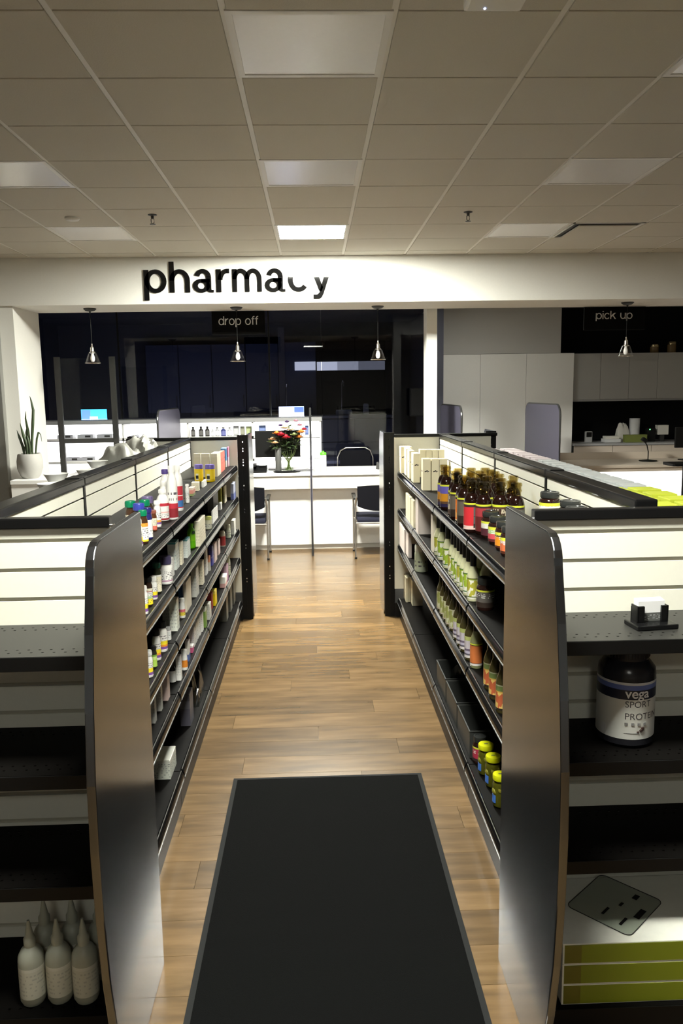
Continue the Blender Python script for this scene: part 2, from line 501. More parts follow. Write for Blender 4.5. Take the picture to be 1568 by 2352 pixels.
# slot vent, sprinklers, detector, wireless box
t = tag(empty('air_vent', (GX+5.5*T, GY+6.5*T, CZ)), 'slot air vent with dark edge in the ceiling at far right', 'vent')
h = T/2-0.006
box_obj('face_plate', (-h+0.07, h-0.045, -h+0.07, h-0.01, -0.016, -0.004), M_TILE, t, bev=0.003)
box_obj('slot', (-h, h, -h, h, -0.001, 0.02), M_BLK, t)
bm = B()
for a in ((-h, h, -h, -h+0.016), (-h, h, h-0.008, h), (-h, -h+0.016, -h, h), (h-0.03, h, -h, h)):
    bx(bm, a[0], a[1], a[2], a[3], -0.008, 0.0)
from_bm('frame', bm, M_TROFF, t)
for px, py, l in ((-1.184, 6.29, 'small sprinkler head left of the glowing ceiling panel'), (1.196, 6.27, 'small sprinkler head right of the glowing ceiling panel')):
    t = tag(empty('sprinkler_head', (px, py, CZ-0.006)), l, 'sprinkler', 'ceiling sprinklers')
    bm = B(); lathe(bm, [(0.034, 0), (0.034, -0.004), (0.012, -0.010), (0.011, -0.03)], 14); from_bm('escutcheon', bm, M_DGREY, t, smooth=True)
    bm = B(); tube(bm, [(-0.011, 0, -0.03), (-0.011, 0, -0.055), (0, 0, -0.066), (0.011, 0, -0.055), (0.011, 0, -0.03)], 0.003, 6)
    from_bm('arms', bm, M_DGREY, t)
    bm = B(); lathe(bm, [(0.022, -0.067), (0.022, -0.070)], 12); from_bm('deflector', bm, M_DGREY, t)
o = from_bm('smoke_detector', lathe(B(), [(0.055, 0), (0.055, -0.012), (0.045, -0.022), (0.02, -0.026), (0, -0.026)], 20), M_TROFF, None, (-1.80, 6.36, CZ-0.006), True)
tag(o, 'small round white detector on the ceiling at far left', 'detector')
t = tag(empty('wireless_access_box', (0.64, 2.93, CZ-0.006)), 'flat white wireless box with antennas on the ceiling at top right', 'router')
from_bm('housing', bx(B(), -0.10, 0.10, -0.09, 0.03, -0.045, 0, bev=0.012), M_TROFF, t)
for sx in (-0.07, 0.075):
    from_bm('antenna', bx(B(), sx-0.010, sx+0.010, 0.03, 0.05, -0.03, -0.008, bev=0.002), M_BLK, t)
from_bm('status_light', lathe(B(), [(0.004, -0.0475), (0.004, -0.045)], 8), emit('blue_led', (0.5, 0.6, 1), 6), t, (-0.03, 0.0, 0))

# bulkhead with soffit, side pillar, dispensary and pick-up recess shells
bm = B(); bx(bm, -7, 7.5, HY0, HY1, SOF, 3.4)
struct(from_bm('wall_bulkhead', bm, M_WALL))
struct(box_obj('wall_left', (-7, -2.96, 8.20, 8.95, 0, SOF), M_WALL))
struct(box_obj('trim_1', (-3.42, -3.10, 8.12, 8.20, 0, SOF), mat('grey_trim', (0.30, 0.30, 0.28), 0.4, metal=0.5)))
struct(box_obj('wall_pillar', (1.26, 1.375, 8.95, 9.20, 0, 3.05), M_WALL))
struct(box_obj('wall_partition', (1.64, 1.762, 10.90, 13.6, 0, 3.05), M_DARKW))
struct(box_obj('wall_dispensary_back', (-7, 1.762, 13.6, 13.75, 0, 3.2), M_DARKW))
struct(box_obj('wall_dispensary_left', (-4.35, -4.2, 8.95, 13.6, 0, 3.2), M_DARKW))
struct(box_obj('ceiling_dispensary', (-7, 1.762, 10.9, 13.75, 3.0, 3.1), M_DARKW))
struct(box_obj('ceiling_pickup', (-7, 7.5, HY1, 12.4, 3.05, 3.15), M_WALLG))
struct(box_obj('wall_pickup_back', (1.762, 7.5, 12.12, 12.25, 0, 3.05), M_BLACKW))
struct(box_obj('wall_pickup_upper', (1.762, 3.55, 11.52, 12.12, 2.362, 3.05), M_WALLG))
struct(box_obj('wall_right', (7.5, 7.6, -5, 12.4, 0, 3.3), M_WALL))
struct(box_obj('wall_far_left', (-7.1, -7, -5, 14, 0, 3.3), M_WALL))
struct(box_obj('wall_rear', (-7, 7.5, -5.1, -5, 0, 3.3), M_WALLG))

troffer(0, 0, LIT_PICKUP, 'dim lit ceiling panel behind the bulkhead over the pick up counter', (1.95, 9.75, 3.018))

# word on the bulkhead
sg = tag(empty('pharmacy_sign', (-0.73, HY0-0.002, 2.849)), 'large glossy black lowercase letters reading pharmacy on the bulkhead', 'sign')
_l = sg.location
letters(sg, 'pharmacy', -1.650-_l.x, 0.200-_l.x, 0.0, -0.006, 0.218, 0.005, 0.235, M_LETB)

# ------------------------------------------------------------------ hanging signs
def hang_sign(x0, x1, z0, z1, y, word, wx0, wx1, wz, size, label):
    t = tag(empty('hanging_sign', ((x0+x1)/2, y, z0)), label, 'sign')
    hw = (x1-x0)/2
    from_bm('board', bx(B(), -hw, hw, -0.012, 0.012, 0, z1-z0, bev=0.002), M_SIGNB, t)
    letters(t, word, wx0-t.location.x, wx1-t.location.x, wz-z0, -0.0135, size, 0.0012, 0.165, M_LETW)
hang_sign(-1.085, -0.512, 2.487, 2.735, 8.87, 'drop off', -1.012, -0.585, 2.588, 0.068, 'black hanging board reading drop off in white letters')
hang_sign(2.98, 3.66, 2.487, 2.735, 8.87, 'pick up', 3.108, 3.515, 2.605, 0.064, 'black hanging board reading pick up in grey-white letters')

# ------------------------------------------------------------------ gondola runs
SECY = [2.42, 3.405, 4.39, 5.375, 6.36]

def price_rail(s, y0, y1, name, parent, zs, xl):
    """slanted price channel: s=+1 faces +x, -1 faces -x"""
    bm = B()
    arc = []
    for k in range(9):          # gently bowed face, so that only a narrow streak of it catches the light
        f = k/8; bul = 0.0055*math.sin(PI*f)
        arc.append((-0.009+0.012*f+bul*0.96, 0.005-0.038*f+bul*0.3))
    prof = [(-0.016, 0.003)] + arc + [(-0.002, -0.037), (-0.012, -0.035)]
    prism(bm, [(xl+s*a, zs+b) for a, b in prof], 'y', y0, y1, 0)
    for a, b in ((-0.0085, 0.0065), (0.0035, -0.0335)):
        tube(bm, [(xl+s*a, y0, zs+b), (xl+s*a, y1, zs+b)], 0.0021, 6, 1)
    return from_bm(name, bm, [M_RAIL, M_RIDGE], parent, smooth=True)

def perforated(bm, x0, x1, y0, y1, z0, z1, rows, pitch, hw, hd):
    """plate with real rectangular holes: rows = list of (y centre, phase)"""
    ys = y0
    for yc, ph in rows:
        bx(bm, x0, x1, ys, yc-hd, z0, z1)
        xs = x0
        xc = x0 + pitch*(0.5+ph)
        while xc + hw < x1:
            bx(bm, xs, xc-hw, yc-hd, yc+hd, z0, z1)
            xs = xc+hw; xc += pitch
        bx(bm, xs, x1, yc-hd, yc+hd, z0, z1)
        ys = yc+hd
    bx(bm, x0, x1, ys, y1, z0, z1)
    return bm

def gondola(sx, xlip, xsp, xout, levels, base_z, outer_levels, label):
    """sx: direction the aisle face looks (+1 for the left run)"""
    t = tag(empty('gondola_shelving', (xsp, SECY[0], 0)), label, 'shelving')
    ox, oy = xsp, SECY[0]
    def L(x): return x-ox
    face = xsp + sx*0.022     # aisle face of the spine
    # spine: dark lower panel, cream slats on top, uprights, top rail
    box_obj('spine_panel', (-0.018, 0.018, 0, SECY[-1]-oy, 0.10, 1.47), M_BLK, t)
    bm0 = None
    for i in range(4):
        ya, yb = SECY[i]-oy+0.018, SECY[i+1]-oy-0.018
        for z0, z1 in ((1.455, 1.478), (1.3425, 1.4225), (1.2525, 1.3325), (1.1625, 1.2425)):
            if z0 == 1.455: z0 = 1.4305
            xa, xb = sorted((sx*0.018, sx*0.030))
            box_obj('slat', (xa, xb, ya, yb, z0, z1), M_CREAM, t)
        xa, xb = sorted((-sx*0.018, -sx*0.030))
        box_obj('back_slat_board', (xa, xb, ya, yb, 0.16, 1.478), M_CREAM, t)
    for i in range(5):
        yy = SECY[i]-oy
        from_bm('upright', bx(B(), -0.033, 0.033, yy-0.014, yy+0.014, 0.02, 1.487, bev=0.002), M_BLK, t)
    for i in range(4):
        from_bm('top_rail', bx(B(), -0.036, 0.036, SECY[i]-oy+0.003, SECY[i+1]-oy-0.003, 1.478, 1.512, bev=0.006), M_BLKG, t)
        from_bm('rail_joint', bx(B(), -0.030, 0.030, SECY[i+1]-oy-0.06, SECY[i+1]-oy+0.06 if i < 3 else SECY[i+1]-oy, 1.512, 1.516, bev=0.001), M_BLK, t)
    # aisle shelves
    for zs in levels:
        for i in range(4):
            y0, y1 = SECY[i]-oy+0.004, SECY[i+1]-oy-0.004
            xa, xb = sorted((L(face)+sx*0.010, L(xlip)-sx*0.016))
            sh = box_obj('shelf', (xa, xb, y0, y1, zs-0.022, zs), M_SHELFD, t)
            price_rail(sx, y0+0.008, y1-0.008, 'price_rail', sh, zs, L(xlip))
            for yy in (y0, y1-0.004):     # bracket ends
                xa2, xb2 = sorted((L(face)+sx*0.012, L(xlip)-sx*0.03))
                prism(bm := B(), [(L(face)+sx*0.012, zs-0.022), (L(xlip)-sx*0.03, zs-0.022), (L(face)+sx*0.012, zs-0.075)], 'y', yy, yy+0.003)
                from_bm('bracket', bm, M_BLK, sh)
    for i in range(4):
        y0, y1 = SECY[i]-oy+0.003, SECY[i+1]-oy-0.003
        xa, xb = sorted((L(face)+sx*0.010, L(xlip)-sx*0.016))
        sh = box_obj('base_deck', (xa, xb, y0, y1, base_z-0.022, base_z), M_SHELFD, t)
        price_rail(sx, y0+0.006, y1-0.006, 'price_rail', sh, base_z, L(xlip))
        xa, xb = sorted((L(xlip)-sx*0.030, L(xlip)-sx*0.016))
        box_obj('kick_plate', (xa, xb, y0, y1, 0.0, base_z-0.022), M_BLK, sh)
    # outer shelves
    for zs in outer_levels:
        for i in range(4):
            y0, y1 = SECY[i]-oy+0.004, SECY[i+1]-oy-0.004
            xa, xb = sorted((-sx*0.032, L(xout)+sx*0.012))
            sh = box_obj('shelf', (xa, xb, y0, y1, zs-0.022, zs), M_SHELFD, t)
            price_rail(-sx, y0+0.008, y1-0.008, 'price_rail', sh, zs, L(xout))
    xa, xb = sorted((-sx*0.032, L(xout)+sx*0.012))
    box_obj('outer_base', (xa, xb, 0.003, SECY[-1]-oy-0.003, 0.0, 0.15), M_BLK, t)
    return t

LL = (1.285, 1.035, 0.772, 0.537); LB = 0.172
RL = (1.215, 0.915, 0.622); RB = 0.165
gondola(+1, -0.62, -1.015, -1.41, LL, LB, (1.285, 0.90, 0.50), 'black double-sided shelving run along the left of the aisle')
gondola(-1, 0.66, 1.03, 1.40, RL, RB, (1.37, 0.95, 0.50), 'black double-sided shelving run along the right of the aisle')

# ------------------------------------------------------------------ end displays facing the viewer
def plate_profile(y_back, front, zt):
    """outline in (y,z): straight back edge, bowed front edge, rounded top front corner"""
    pts = [(y_back, 0.0), (y_back, zt)]
    fy = front[0][0]
    for k in range(7):
        a = 0.5*PI*k/6
        pts.append((fy+0.075 - 0.075*math.sin(a), zt-0.075 + 0.075*math.cos(a)))
    pts += [(yy, zz) for yy, zz in front[1:]]
    return pts
FRONT = [(1.862, 1.42), (1.825, 1.30), (1.79, 1.12), (1.768, 0.95), (1.762, 0.78), (1.770, 0.60), (1.79, 0.42), (1.825, 0.25), (1.87, 0.11), (1.93, 0.0)]

def end_display(x_in, x_out, xr0, xr1, yw, label, shelves, deck):
    s = 1 if x_in > 0 else -1
    cx = (x_in+x_out)/2
    t = tag(empty('end_display', (cx, yw, 0)), label, 'shelving')
    def L(x): return x-cx
    for xx, k in ((x_in, s), (x_out, -s)):
        bm = B()
        xa, xb = sorted((L(xx), L(xx)+k*0.022))
        prism(bm, [(py-yw, pz) for py, pz in plate_profile(yw+0.0, FRONT, 1.508)], 'x', xa, xb)
        bmesh.ops.bevel(bm, geom=[e for e in bm.edges if abs(e.verts[0].co.x-e.verts[1].co.x) < 1e-6], offset=0.003, segments=2, affect='EDGES', profile=0.5)
        from_bm('side_panel', bm, M_PLATE, t)
    xa, xb = sorted((L(x_in)+s*0.024, L(x_out)-s*0.024))
    box_obj('back_board', (xa, xb, -0.008, 0.010, 0.05, 1.462), M_SLOT, t)
    z = 1.468 + 0.0455
    first = True
    tops = [1.468]; zz = 1.4225
    while zz > 0.15:
        tops.append(zz); zz -= 0.0897
    for i, zt in enumerate(tops):
        zb = (1.4345 if i == 0 else zt-0.0770)
        box_obj('slat', (xa, xb, -0.016, -0.008, zb, zt), M_CREAM, t)
    ra, rb = sorted((L(xr0), L(xr1)))
    from_bm('top_rail', bx(B(), ra, rb, -0.03, 0.012, 1.466, 1.498, bev=0.004), M_BLKG, t)
    from_bm('rail_bolt', lathe(B(), [(0.006, -0.012), (0.006, 0.012)], 10), M_CHROME, t, (ra if s > 0 else rb, -0.012, 1.470), True, (0, PI/2, 0))
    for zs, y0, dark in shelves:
        bm = B()
        rows = [(y0-yw+0.035, 0.0), (y0-yw+0.060, 0.5), (-0.075, 0.0), (-0.052, 0.5)]
        perforated(bm, xa+0.002, xb-0.002, y0-yw, -0.017, zs-0.003, zs, rows, 0.0305, 0.0035, 0.0028)
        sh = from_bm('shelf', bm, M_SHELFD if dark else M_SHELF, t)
        bm = B(); bx(bm, xa+0.002, xb-0.002, y0-yw-0.004, y0-yw, zs-0.040, zs-0.0005, bev=0.0015)
        bx(bm, xa+0.004, xa+0.007, y0-yw, -0.02, zs-0.035, zs-0.003); bx(bm, xb-0.007, xb-0.004, y0-yw, -0.02, zs-0.035, zs-0.003)
        bx(bm, xa+0.01, xb-0.01, y0-yw, -0.02, zs-0.0335, zs-0.030)
        from_bm('shelf_lip', bm, M_BLK, sh)
    bm = B()
    perforated(bm, xa+0.002, xb-0.002, deck[1]-yw, -0.017, deck[0]-0.003, deck[0], [(deck[1]-yw+0.035, 0), (-0.06, 0.5)], 0.0305, 0.0035, 0.0028)
    dk = from_bm('base_deck', bm, M_SHELFD, t)
    box_obj('kick_plate', (xa+0.002, xb-0.002, deck[1]-yw-0.003, deck[1]-yw, 0, deck[0]-0.001), M_BLK, dk)
    box_obj('deck_floor', (xa+0.004, xb-0.004, deck[1]-yw, -0.02, 0.0, deck[0]-0.02), M_BLK, dk)
    return t
end_display(-0.528, -1.49, -0.616, -1.41, 2.392, 'tall grey-panelled end display with cream slat wall at front left', [(1.170, 2.068, False), (0.842, 2.05, True), (0.515, 2.05, True)], (0.130, 2.03))
end_display(0.572, 1.475, 0.653, 1.40, 2.360, 'tall grey-panelled end display with cream slat wall at front right', [(1.178, 2.062, False), (0.835, 2.05, True), (0.540, 2.05, True)], (0.130, 1.985))

# far ends: cream end panel, slotted black posts, grey side panels
def far_end(x_in, x_out, x_face, label):
    s = 1 if x_in > 0 else -1
    cx = (x_in+x_out)/2; yw = 6.42
    t = tag(empty('shelving_end_unit', (cx, yw, 0)), label, 'shelving')
    def L(x): return x-cx
    xsp = 1.03*s if s > 0 else -1.015
    for nm, xa, xb in (('end_panel', x_face, xsp-s*0.0), ('end_panel', xsp, x_out-s*0.05)):
        a, b = sorted((L(xa), L(xb)))
        box_obj(nm, (a, b, -0.006, 0.006, 0.235, 1.487), M_CREAM, t)
    a, b = sorted((L(x_face), L(x_out)))
    from_bm('top_rail', bx(B(), a, b, -0.020, 0.020, 1.487, 1.512, bev=0.004), M_BLK, t)
    box_obj('plinth', (a, b, -0.03, 0.45, 0.0, 0.12), M_BLK, t)
    for xe in (x_in, x_out):
        k = s if xe == x_in else -s
        # post made of two cheeks with rungs so that the slots between them are open
        bm = B()
        w0 = L(xe)+k*0.004; w1 = L(xe)+k*0.088
        c0 = L(xe)+k*0.042; c1 = L(xe)+k*0.050
        for u0, u1 in ((w0, c0), (c1, w1)):
            aa, bb = sorted((u0, u1)); bx(bm, aa, bb, 0.008, 0.034, 0.0, 1.525)
        z = 0.03
        gaps = [0.32, 0.345, 0.42, 0.60, 0.625, 0.90, 0.925, 1.085, 1.115, 1.28, 1.305, 1.325, 1.395, 1.415, 1.47]
        prev = 0.0
        aa, bb = sorted((c0, c1))
        for g in gaps:
            bx(bm, aa, bb, 0.010, 0.032, prev, g-0.006); prev = g+0.006
        bx(bm, aa, bb, 0.010, 0.032, prev, 1.525)
        from_bm('slotted_post', bm, M_BLK, t)
        bm = B()
        aa, bb = sorted((L(xe), L(xe)+k*0.02))
        poly = [(0.10, 0.0), (0.42, 0.0), (0.455, 0.1), (0.47, 0.5), (0.465, 1.0), (0.44, 1.45), (0.37, 1.525), (0.036, 1.525), (0.036, 0.05)]
        prism(bm, poly, 'x', aa, bb)
        from_bm('side_panel', bm, M_PLATE, t)
    return t
far_end(-0.533, -1.497, -0.621, 'far end of the left shelving run with cream panel and slotted black post')
far_end(0.556, 1.475, 0.640, 'far end of the right shelving run with cream panel and slotted black post')

# floor mat
t = tag(empty('floor_mat', (0.033, 2.55, 0)), 'black runner mat on the wood floor at the aisle mouth', 'mat')
from_bm('pile', bx(B(), -0.437, 0.437, -1.30, 1.08, 0.0005, 0.009, bev=0.002), M_MAT, t)
bm = B()
for a in ((-0.457, -0.437, -1.32, 1.10), (0.437, 0.457, -1.32, 1.10), (-0.437, 0.437, 1.08, 1.10), (-0.437, 0.437, -1.32, -1.30)):
    bx(bm, *a, 0.0005, 0.006)
from_bm('rubber_border', bm, M_MATE, t)
ITEMS = [
 ('pill', -0.679, 3.008, 1.285, 0.0182, 0.106, 'wyp', 'small white bottle nearest on the left top shelf, half behind the end panel', None),
 ('pill', -0.672, 3.078, 1.285, 0.0186, 0.129, 'green', 'brown supplement bottle with green cap and white-yellow label, front of the left top shelf', None),
 ('pill', -0.672, 3.169, 1.285, 0.0174, 0.126, 'blue', 'dark blue supplement bottle with white label in front of the green-capped ones', None),
 ('pill', -0.71, 3.188, 1.285, 0.0227, 0.141, 'blue2', 'supplement bottle with wide royal blue cap behind the green-capped front bottle', None),
 ('pill', -0.758, 3.251, 1.285, 0.0213, 0.143, 'green2', 'bottle with green cap nearest the slat wall, left of the blue cap', None),
 ('pill', -0.721, 3.349, 1.285, 0.022, 0.134, 'green2', 'bottle with green cap right behind the wide royal blue cap', None),
 ('pill', -0.742, 3.509, 1.285, 0.0249, 0.128, 'purple', 'bottle with dull purple lid behind the green caps by the slat wall', None),
 ('pill', -0.686, 3.357, 1.285, 0.012, 0.088, 'amber', 'slim amber bottle with pink and cream label beside the white capped bottle', None),
 ('pill', -0.691, 3.46, 1.285, 0.0152, 0.115, 'wop', 'white capped bottle with orange and purple striped label foot', None),
 ('jug', -0.7, 3.635, 1.285, 0.0278, 0.143, 'redwhite', 'stout white bottle with red side and barcode label on the left top shelf', None),
 ('jug', -0.723, 3.81, 1.285, 0.027, 0.164, 'white', 'plain white shouldered bottle behind the barcode bottle', None),
 ('jug', -0.761, 4.044, 1.285, 0.0265, 0.197, 'purplecap', 'white bottle with purple ridged cap behind the other white bottles', None),
 ('jug', -0.661, 3.672, 1.285, 0.0241, 0.247, 'tallred', 'tall white bottle with grey letter print and dark red foot', None),
 ('jug', -0.682, 3.942, 1.285, 0.0247, 0.226, 'redblue', 'tall white bottle with red label and blue round emblem', None),
 ('pill', -0.681, 4.226, 1.285, 0.0104, 0.099, 'white', 'thin white tube bottle right of the tall red labelled bottle', None),
 ('box', -0.704, 4.53, 1.285, (0.027, 0.087), 0.047, 'pinkgreen', 'small pink and green carton at the middle of the left top shelf', None),
 ('box', -0.715, 4.753, 1.285, (0.041, 0.052), 0.052, 'cream', 'low cream carton in front of the yellow jars', None),
 ('box', -0.694, 4.971, 1.285, (0.013, 0.142), 0.038, 'white', 'low white carton under the pink topped one', None),
 ('tub', -0.77, 5.279, 1.285, 0.0287, 0.11, 'yellow', 'yellow jar with purple lid, left one of the pair', None),
 ('tub', -0.691, 5.244, 1.285, 0.0314, 0.111, 'yellow', 'yellow jar with purple lid, right one of the pair', None),
 ('box', -0.814, 5.538, 1.285, (0.048, 0.021), 0.163, 'beige', 'grey-beige tall carton against the far end panel, left of three', None),
 ('box', -0.756, 5.53, 1.285, (0.054, 0.027), 0.163, 'beige', 'grey-beige tall carton against the far end panel, middle of three', None),
 ('box', -0.7, 5.643, 1.285, (0.045, 0.212), 0.16, 'beige', 'grey-beige tall carton against the far end panel, right of three', None),
 ('box', -0.697, 5.94, 1.285, (0.025, 0.261), 0.146, 'red', 'red carton with dark print beside the beige cartons', None),
 ('box', -0.714, 6.32, 1.285, (0.041, 0.13), 0.147, 'skyblue', 'sky blue and white carton at the far end of the left top shelf', None),
 ('box', -0.687, 6.347, 1.285, (0.01, 0.106), 0.153, 'magenta', 'thin magenta edged carton at the far end of the left top shelf', None),
 ('pill', -0.657, 2.954, 1.035, 0.0148, 0.108, 'wyp', 'white bottle with yellow and purple label nearest on the left second shelf', None),
 ('pill', -0.663, 3.073, 1.035, 0.0154, 0.114, 'blackyel', 'black capped bottle with red line and yellow foot label on the left second shelf', None),
 ('pill', -0.665, 3.173, 1.035, 0.0159, 0.094, 'wyp', 'white bottle with yellow square label just behind the nearest one, left second shelf', None),
 ('pill', -0.67, 3.275, 1.035, 0.0191, 0.129, 'dkgreen', 'dark bottle with deep green cap and cream label on the left second shelf', None),
 ('pill', -0.664, 3.443, 1.035, 0.0295, 0.122, 'wide', 'wide white bottle with dark purple cap and pink print', None),
 ('box', -0.665, 3.587, 1.035, (0.018, 0.046), 0.083, 'white', 'narrow white carton beside the wide white bottle', None),
 ('box', -0.681, 3.742, 1.035, (0.039, 0.087), 0.134, 'teal', 'white carton with teal top standing on the left second shelf', None),
 ('box', -0.66, 3.839, 1.035, (0.011, 0.052), 0.112, 'cream', 'thin cream carton between two teal topped cartons', None),
 ('box', -0.664, 4.026, 1.035, (0.022, 0.099), 0.094, 'teal', 'smaller white carton with teal top beside the green bottle', None),
 ('jug', -0.674, 4.25, 1.035, 0.0222, 0.134, 'green', 'bright green bottle with a round hang tag on a string', None),
 ('box', -0.646, 4.394, 1.035, (0.026, 0.242), 0.139, 'cream', 'cream carton to the right of the bright green bottle', None),
 ('tub', -0.668, 4.858, 1.035, 0.0267, 0.077, 'paleyel', 'low jar with pale yellow-green lid on the left second shelf', None),
 ('box', -0.66, 5.164, 1.035, (0.008, 0.276), 0.084, 'white', 'white carton behind the pale yellow lidded jar', None),
 ('box', -0.732, 5.655, 1.035, (0.042, 0.282), 0.15, 'grey', 'dark grey carton under the middle of the left top shelf rail', None),
 ('box', -0.685, 5.674, 1.035, (0.019, 0.08), 0.05, 'white', 'tiny white carton below the olive yellow one', None),
 ('box', -0.722, 6.006, 1.035, (0.036, 0.205), 0.127, 'olive', 'olive yellow carton on the left second shelf', None),
 ('box', -0.69, 6.056, 1.035, (0.01, 0.124), 0.129, 'cream', 'thin cream and yellow carton beside the olive one', None),
 ('box', -0.65, 6.273, 1.035, (0.024, 0.176), 0.123, 'navy', 'blue-grey carton at the far end of the left second shelf', None),
 ('pill', -0.661, 2.994, 0.772, 0.0169, 0.105, 'wyp', 'white bottle with yellow and purple label nearest on the left third shelf', None),
 ('pill', -0.661, 3.098, 0.772, 0.0122, 0.088, 'lime', 'small bottle with black cap and lime green label on the left third shelf', None),
 ('pill', -0.669, 3.194, 0.772, 0.0179, 0.124, 'wypb', 'white bottle with black cap and yellow-orange label, second on the left third shelf', None),
 ('pill', -0.666, 3.307, 0.772, 0.0213, 0.128, 'wypb', 'white bottle with black cap and yellow label, third on the left third shelf', None),
 ('tub', -0.67, 3.462, 0.772, 0.0136, 0.058, 'white', 'small white jar with grey rim beside the printed carton', None),
 ('box', -0.667, 3.616, 0.772, (0.034, 0.061), 0.149, 'printed', 'white carton with grey lines of print on the left third shelf', None),
 ('box', -0.715, 3.67, 0.772, (0.033, 0.025), 0.135, 'greyw', 'grey-white carton leaning in shade behind the printed carton', None),
 ('pill', -0.665, 3.816, 0.772, 0.0149, 0.097, 'pinkyel', 'small bottle with pink and yellow label by the blue carton', None),
 ('box', -0.698, 4.0, 0.772, (0.022, 0.043), 0.121, 'blue', 'deep blue carton on the left third shelf', None),
 ('box', -0.663, 3.98, 0.772, (0.015, 0.155), 0.154, 'creamt', 'tall cream carton with white front edge, right of the blue carton', None),
 ('box', -0.664, 4.249, 0.772, (0.028, 0.094), 0.158, 'greyw', 'grey-white tall carton in the middle of the left third shelf', None),
 ('box', -0.676, 4.512, 0.772, (0.042, 0.071), 0.137, 'cream', 'cream carton with white front edge, middle of the left third shelf', None),
 ('box', -0.672, 4.757, 0.772, (0.011, 0.076), 0.16, 'white', 'slim white carton standing on the left third shelf', None),
 ('box', -0.669, 4.856, 0.772, (0.016, 0.038), 0.093, 'orangew', 'small orange and white carton on the left third shelf', None),
 ('box', -0.675, 5.019, 0.772, (0.022, 0.064), 0.124, 'indigo', 'indigo carton on the left third shelf', None),
 ('box', -0.666, 5.137, 0.772, (0.014, 0.118), 0.123, 'pink', 'pale pink carton beside the indigo one', None),
 ('box', -0.671, 5.365, 0.772, (0.015, 0.1), 0.099, 'pink', 'second pale pink carton, nearer the red bottle', None),
 ('pill', -0.675, 5.645, 0.772, 0.0218, 0.142, 'redfoot', 'bottle with dark cap and red lower half on the left third shelf', None),
 ('pill', -0.67, 5.986, 0.772, 0.0198, 0.1, 'paleg', 'pale green rounded bottle beyond the red bottle', None),
 ('box', -0.648, 6.179, 0.772, (0.024, 0.134), 0.109, 'greyw', 'grey-white carton at the far end of the left third shelf', None),
 ('box', -0.681, 3.108, 0.537, (0.028, 0.036), 0.129, 'greyw', 'grey-white carton nearest on the left fourth shelf', None),
 ('box', -0.677, 3.232, 0.537, (0.024, 0.035), 0.119, 'greyw', 'grey-white carton second from the end panel on the left fourth shelf', None),
 ('box', -0.67, 3.356, 0.537, (0.023, 0.053), 0.107, 'pink', 'pinkish carton beside the black bottle on the left fourth shelf', None),
 ('pill', -0.679, 3.555, 0.537, 0.0171, 0.099, 'blackw', 'black bottle with plain white label on the left fourth shelf', None),
 ('box', -0.653, 3.592, 0.537, (0.022, 0.038), 0.118, 'white', 'tall narrow white carton beside the black bottle', None),
 ('pill', -0.651, 3.728, 0.537, 0.0158, 0.1, 'orange', 'white bottle with orange label on the left fourth shelf', None),
 ('box', -0.655, 3.864, 0.537, (0.017, 0.052), 0.103, 'bluew', 'white and blue carton behind the orange labelled bottle', None),
 ('box', -0.657, 3.994, 0.537, (0.02, 0.044), 0.037, 'rose', 'small rose pink carton in front of the row of white cartons', None),
 ('box', -0.668, 4.095, 0.537, (0.03, 0.047), 0.104, 'white', 'slim white carton in the close row, first from the near end, left fourth shelf', 'slim white cartons in a row'),
 ('box', -0.668, 4.161, 0.537, (0.03, 0.046), 0.106, 'white', 'slim white carton in the close row, second from the near end, left fourth shelf', 'slim white cartons in a row'),
 ('box', -0.669, 4.232, 0.537, (0.031, 0.05), 0.107, 'white', 'slim white carton in the close row, third from the near end, left fourth shelf', 'slim white cartons in a row'),
 ('box', -0.666, 4.292, 0.537, (0.031, 0.046), 0.109, 'white', 'slim white carton in the close row, fourth from the near end, left fourth shelf', 'slim white cartons in a row'),
 ('box', -0.663, 4.358, 0.537, (0.032, 0.049), 0.106, 'white', 'slim white carton in the close row, fifth from the near end, left fourth shelf', 'slim white cartons in a row'),
 ('box', -0.653, 4.443, 0.537, (0.027, 0.054), 0.112, 'greenc', 'green and white carton on the left fourth shelf', None),
 ('box', -0.652, 4.613, 0.537, (0.031, 0.078), 0.095, 'greyw', 'grey-white carton right of the green one on the left fourth shelf', None),
 ('box', -0.668, 4.835, 0.537, (0.03, 0.062), 0.099, 'darkred', 'dark red carton on the left fourth shelf', None),
 ('box', -0.655, 4.927, 0.537, (0.027, 0.086), 0.095, 'yellow', 'yellow carton on the left fourth shelf', None),
 ('box', -0.651, 5.424, 0.537, (0.039, 0.135), 0.073, 'pinkw', 'pink and white low carton near the far end of the left fourth shelf', None),
 ('box', -0.657, 5.564, 0.537, (0.04, 0.109), 0.119, 'plum', 'plum coloured carton near the far end of the left fourth shelf', None),
 ('pill', -0.654, 5.742, 0.537, 0.0191, 0.159, 'paleg', 'pale bottle at the far end of the left fourth shelf', None),
 ('box', -0.688, 3.954, 0.172, (0.051, 0.109), 0.168, 'dkgrey', 'dark grey carton standing on the left bottom deck', None),
 ('box', -0.706, 5.842, 0.172, (0.052, 0.12), 0.2, 'slate', 'grey-brown flat packet, nearest of three upright at the far end of the left bottom deck', 'flat packets'),
 ('box', -0.704, 6.106, 0.172, (0.054, 0.126), 0.2, 'slate', 'grey-brown flat packet, middle of three upright at the far end of the left bottom deck', 'flat packets'),
 ('box', -0.701, 6.331, 0.172, (0.056, 0.139), 0.2, 'slate', 'grey-brown flat packet, farthest of three upright at the far end of the left bottom deck', 'flat packets'),
 ('box', 0.713, 5.624, 1.215, (0.046, 0.131), 0.205, 'logo', 'cream emblem carton, number one in the file along the right top shelf edge', 'emblem cartons on the right top shelf'),
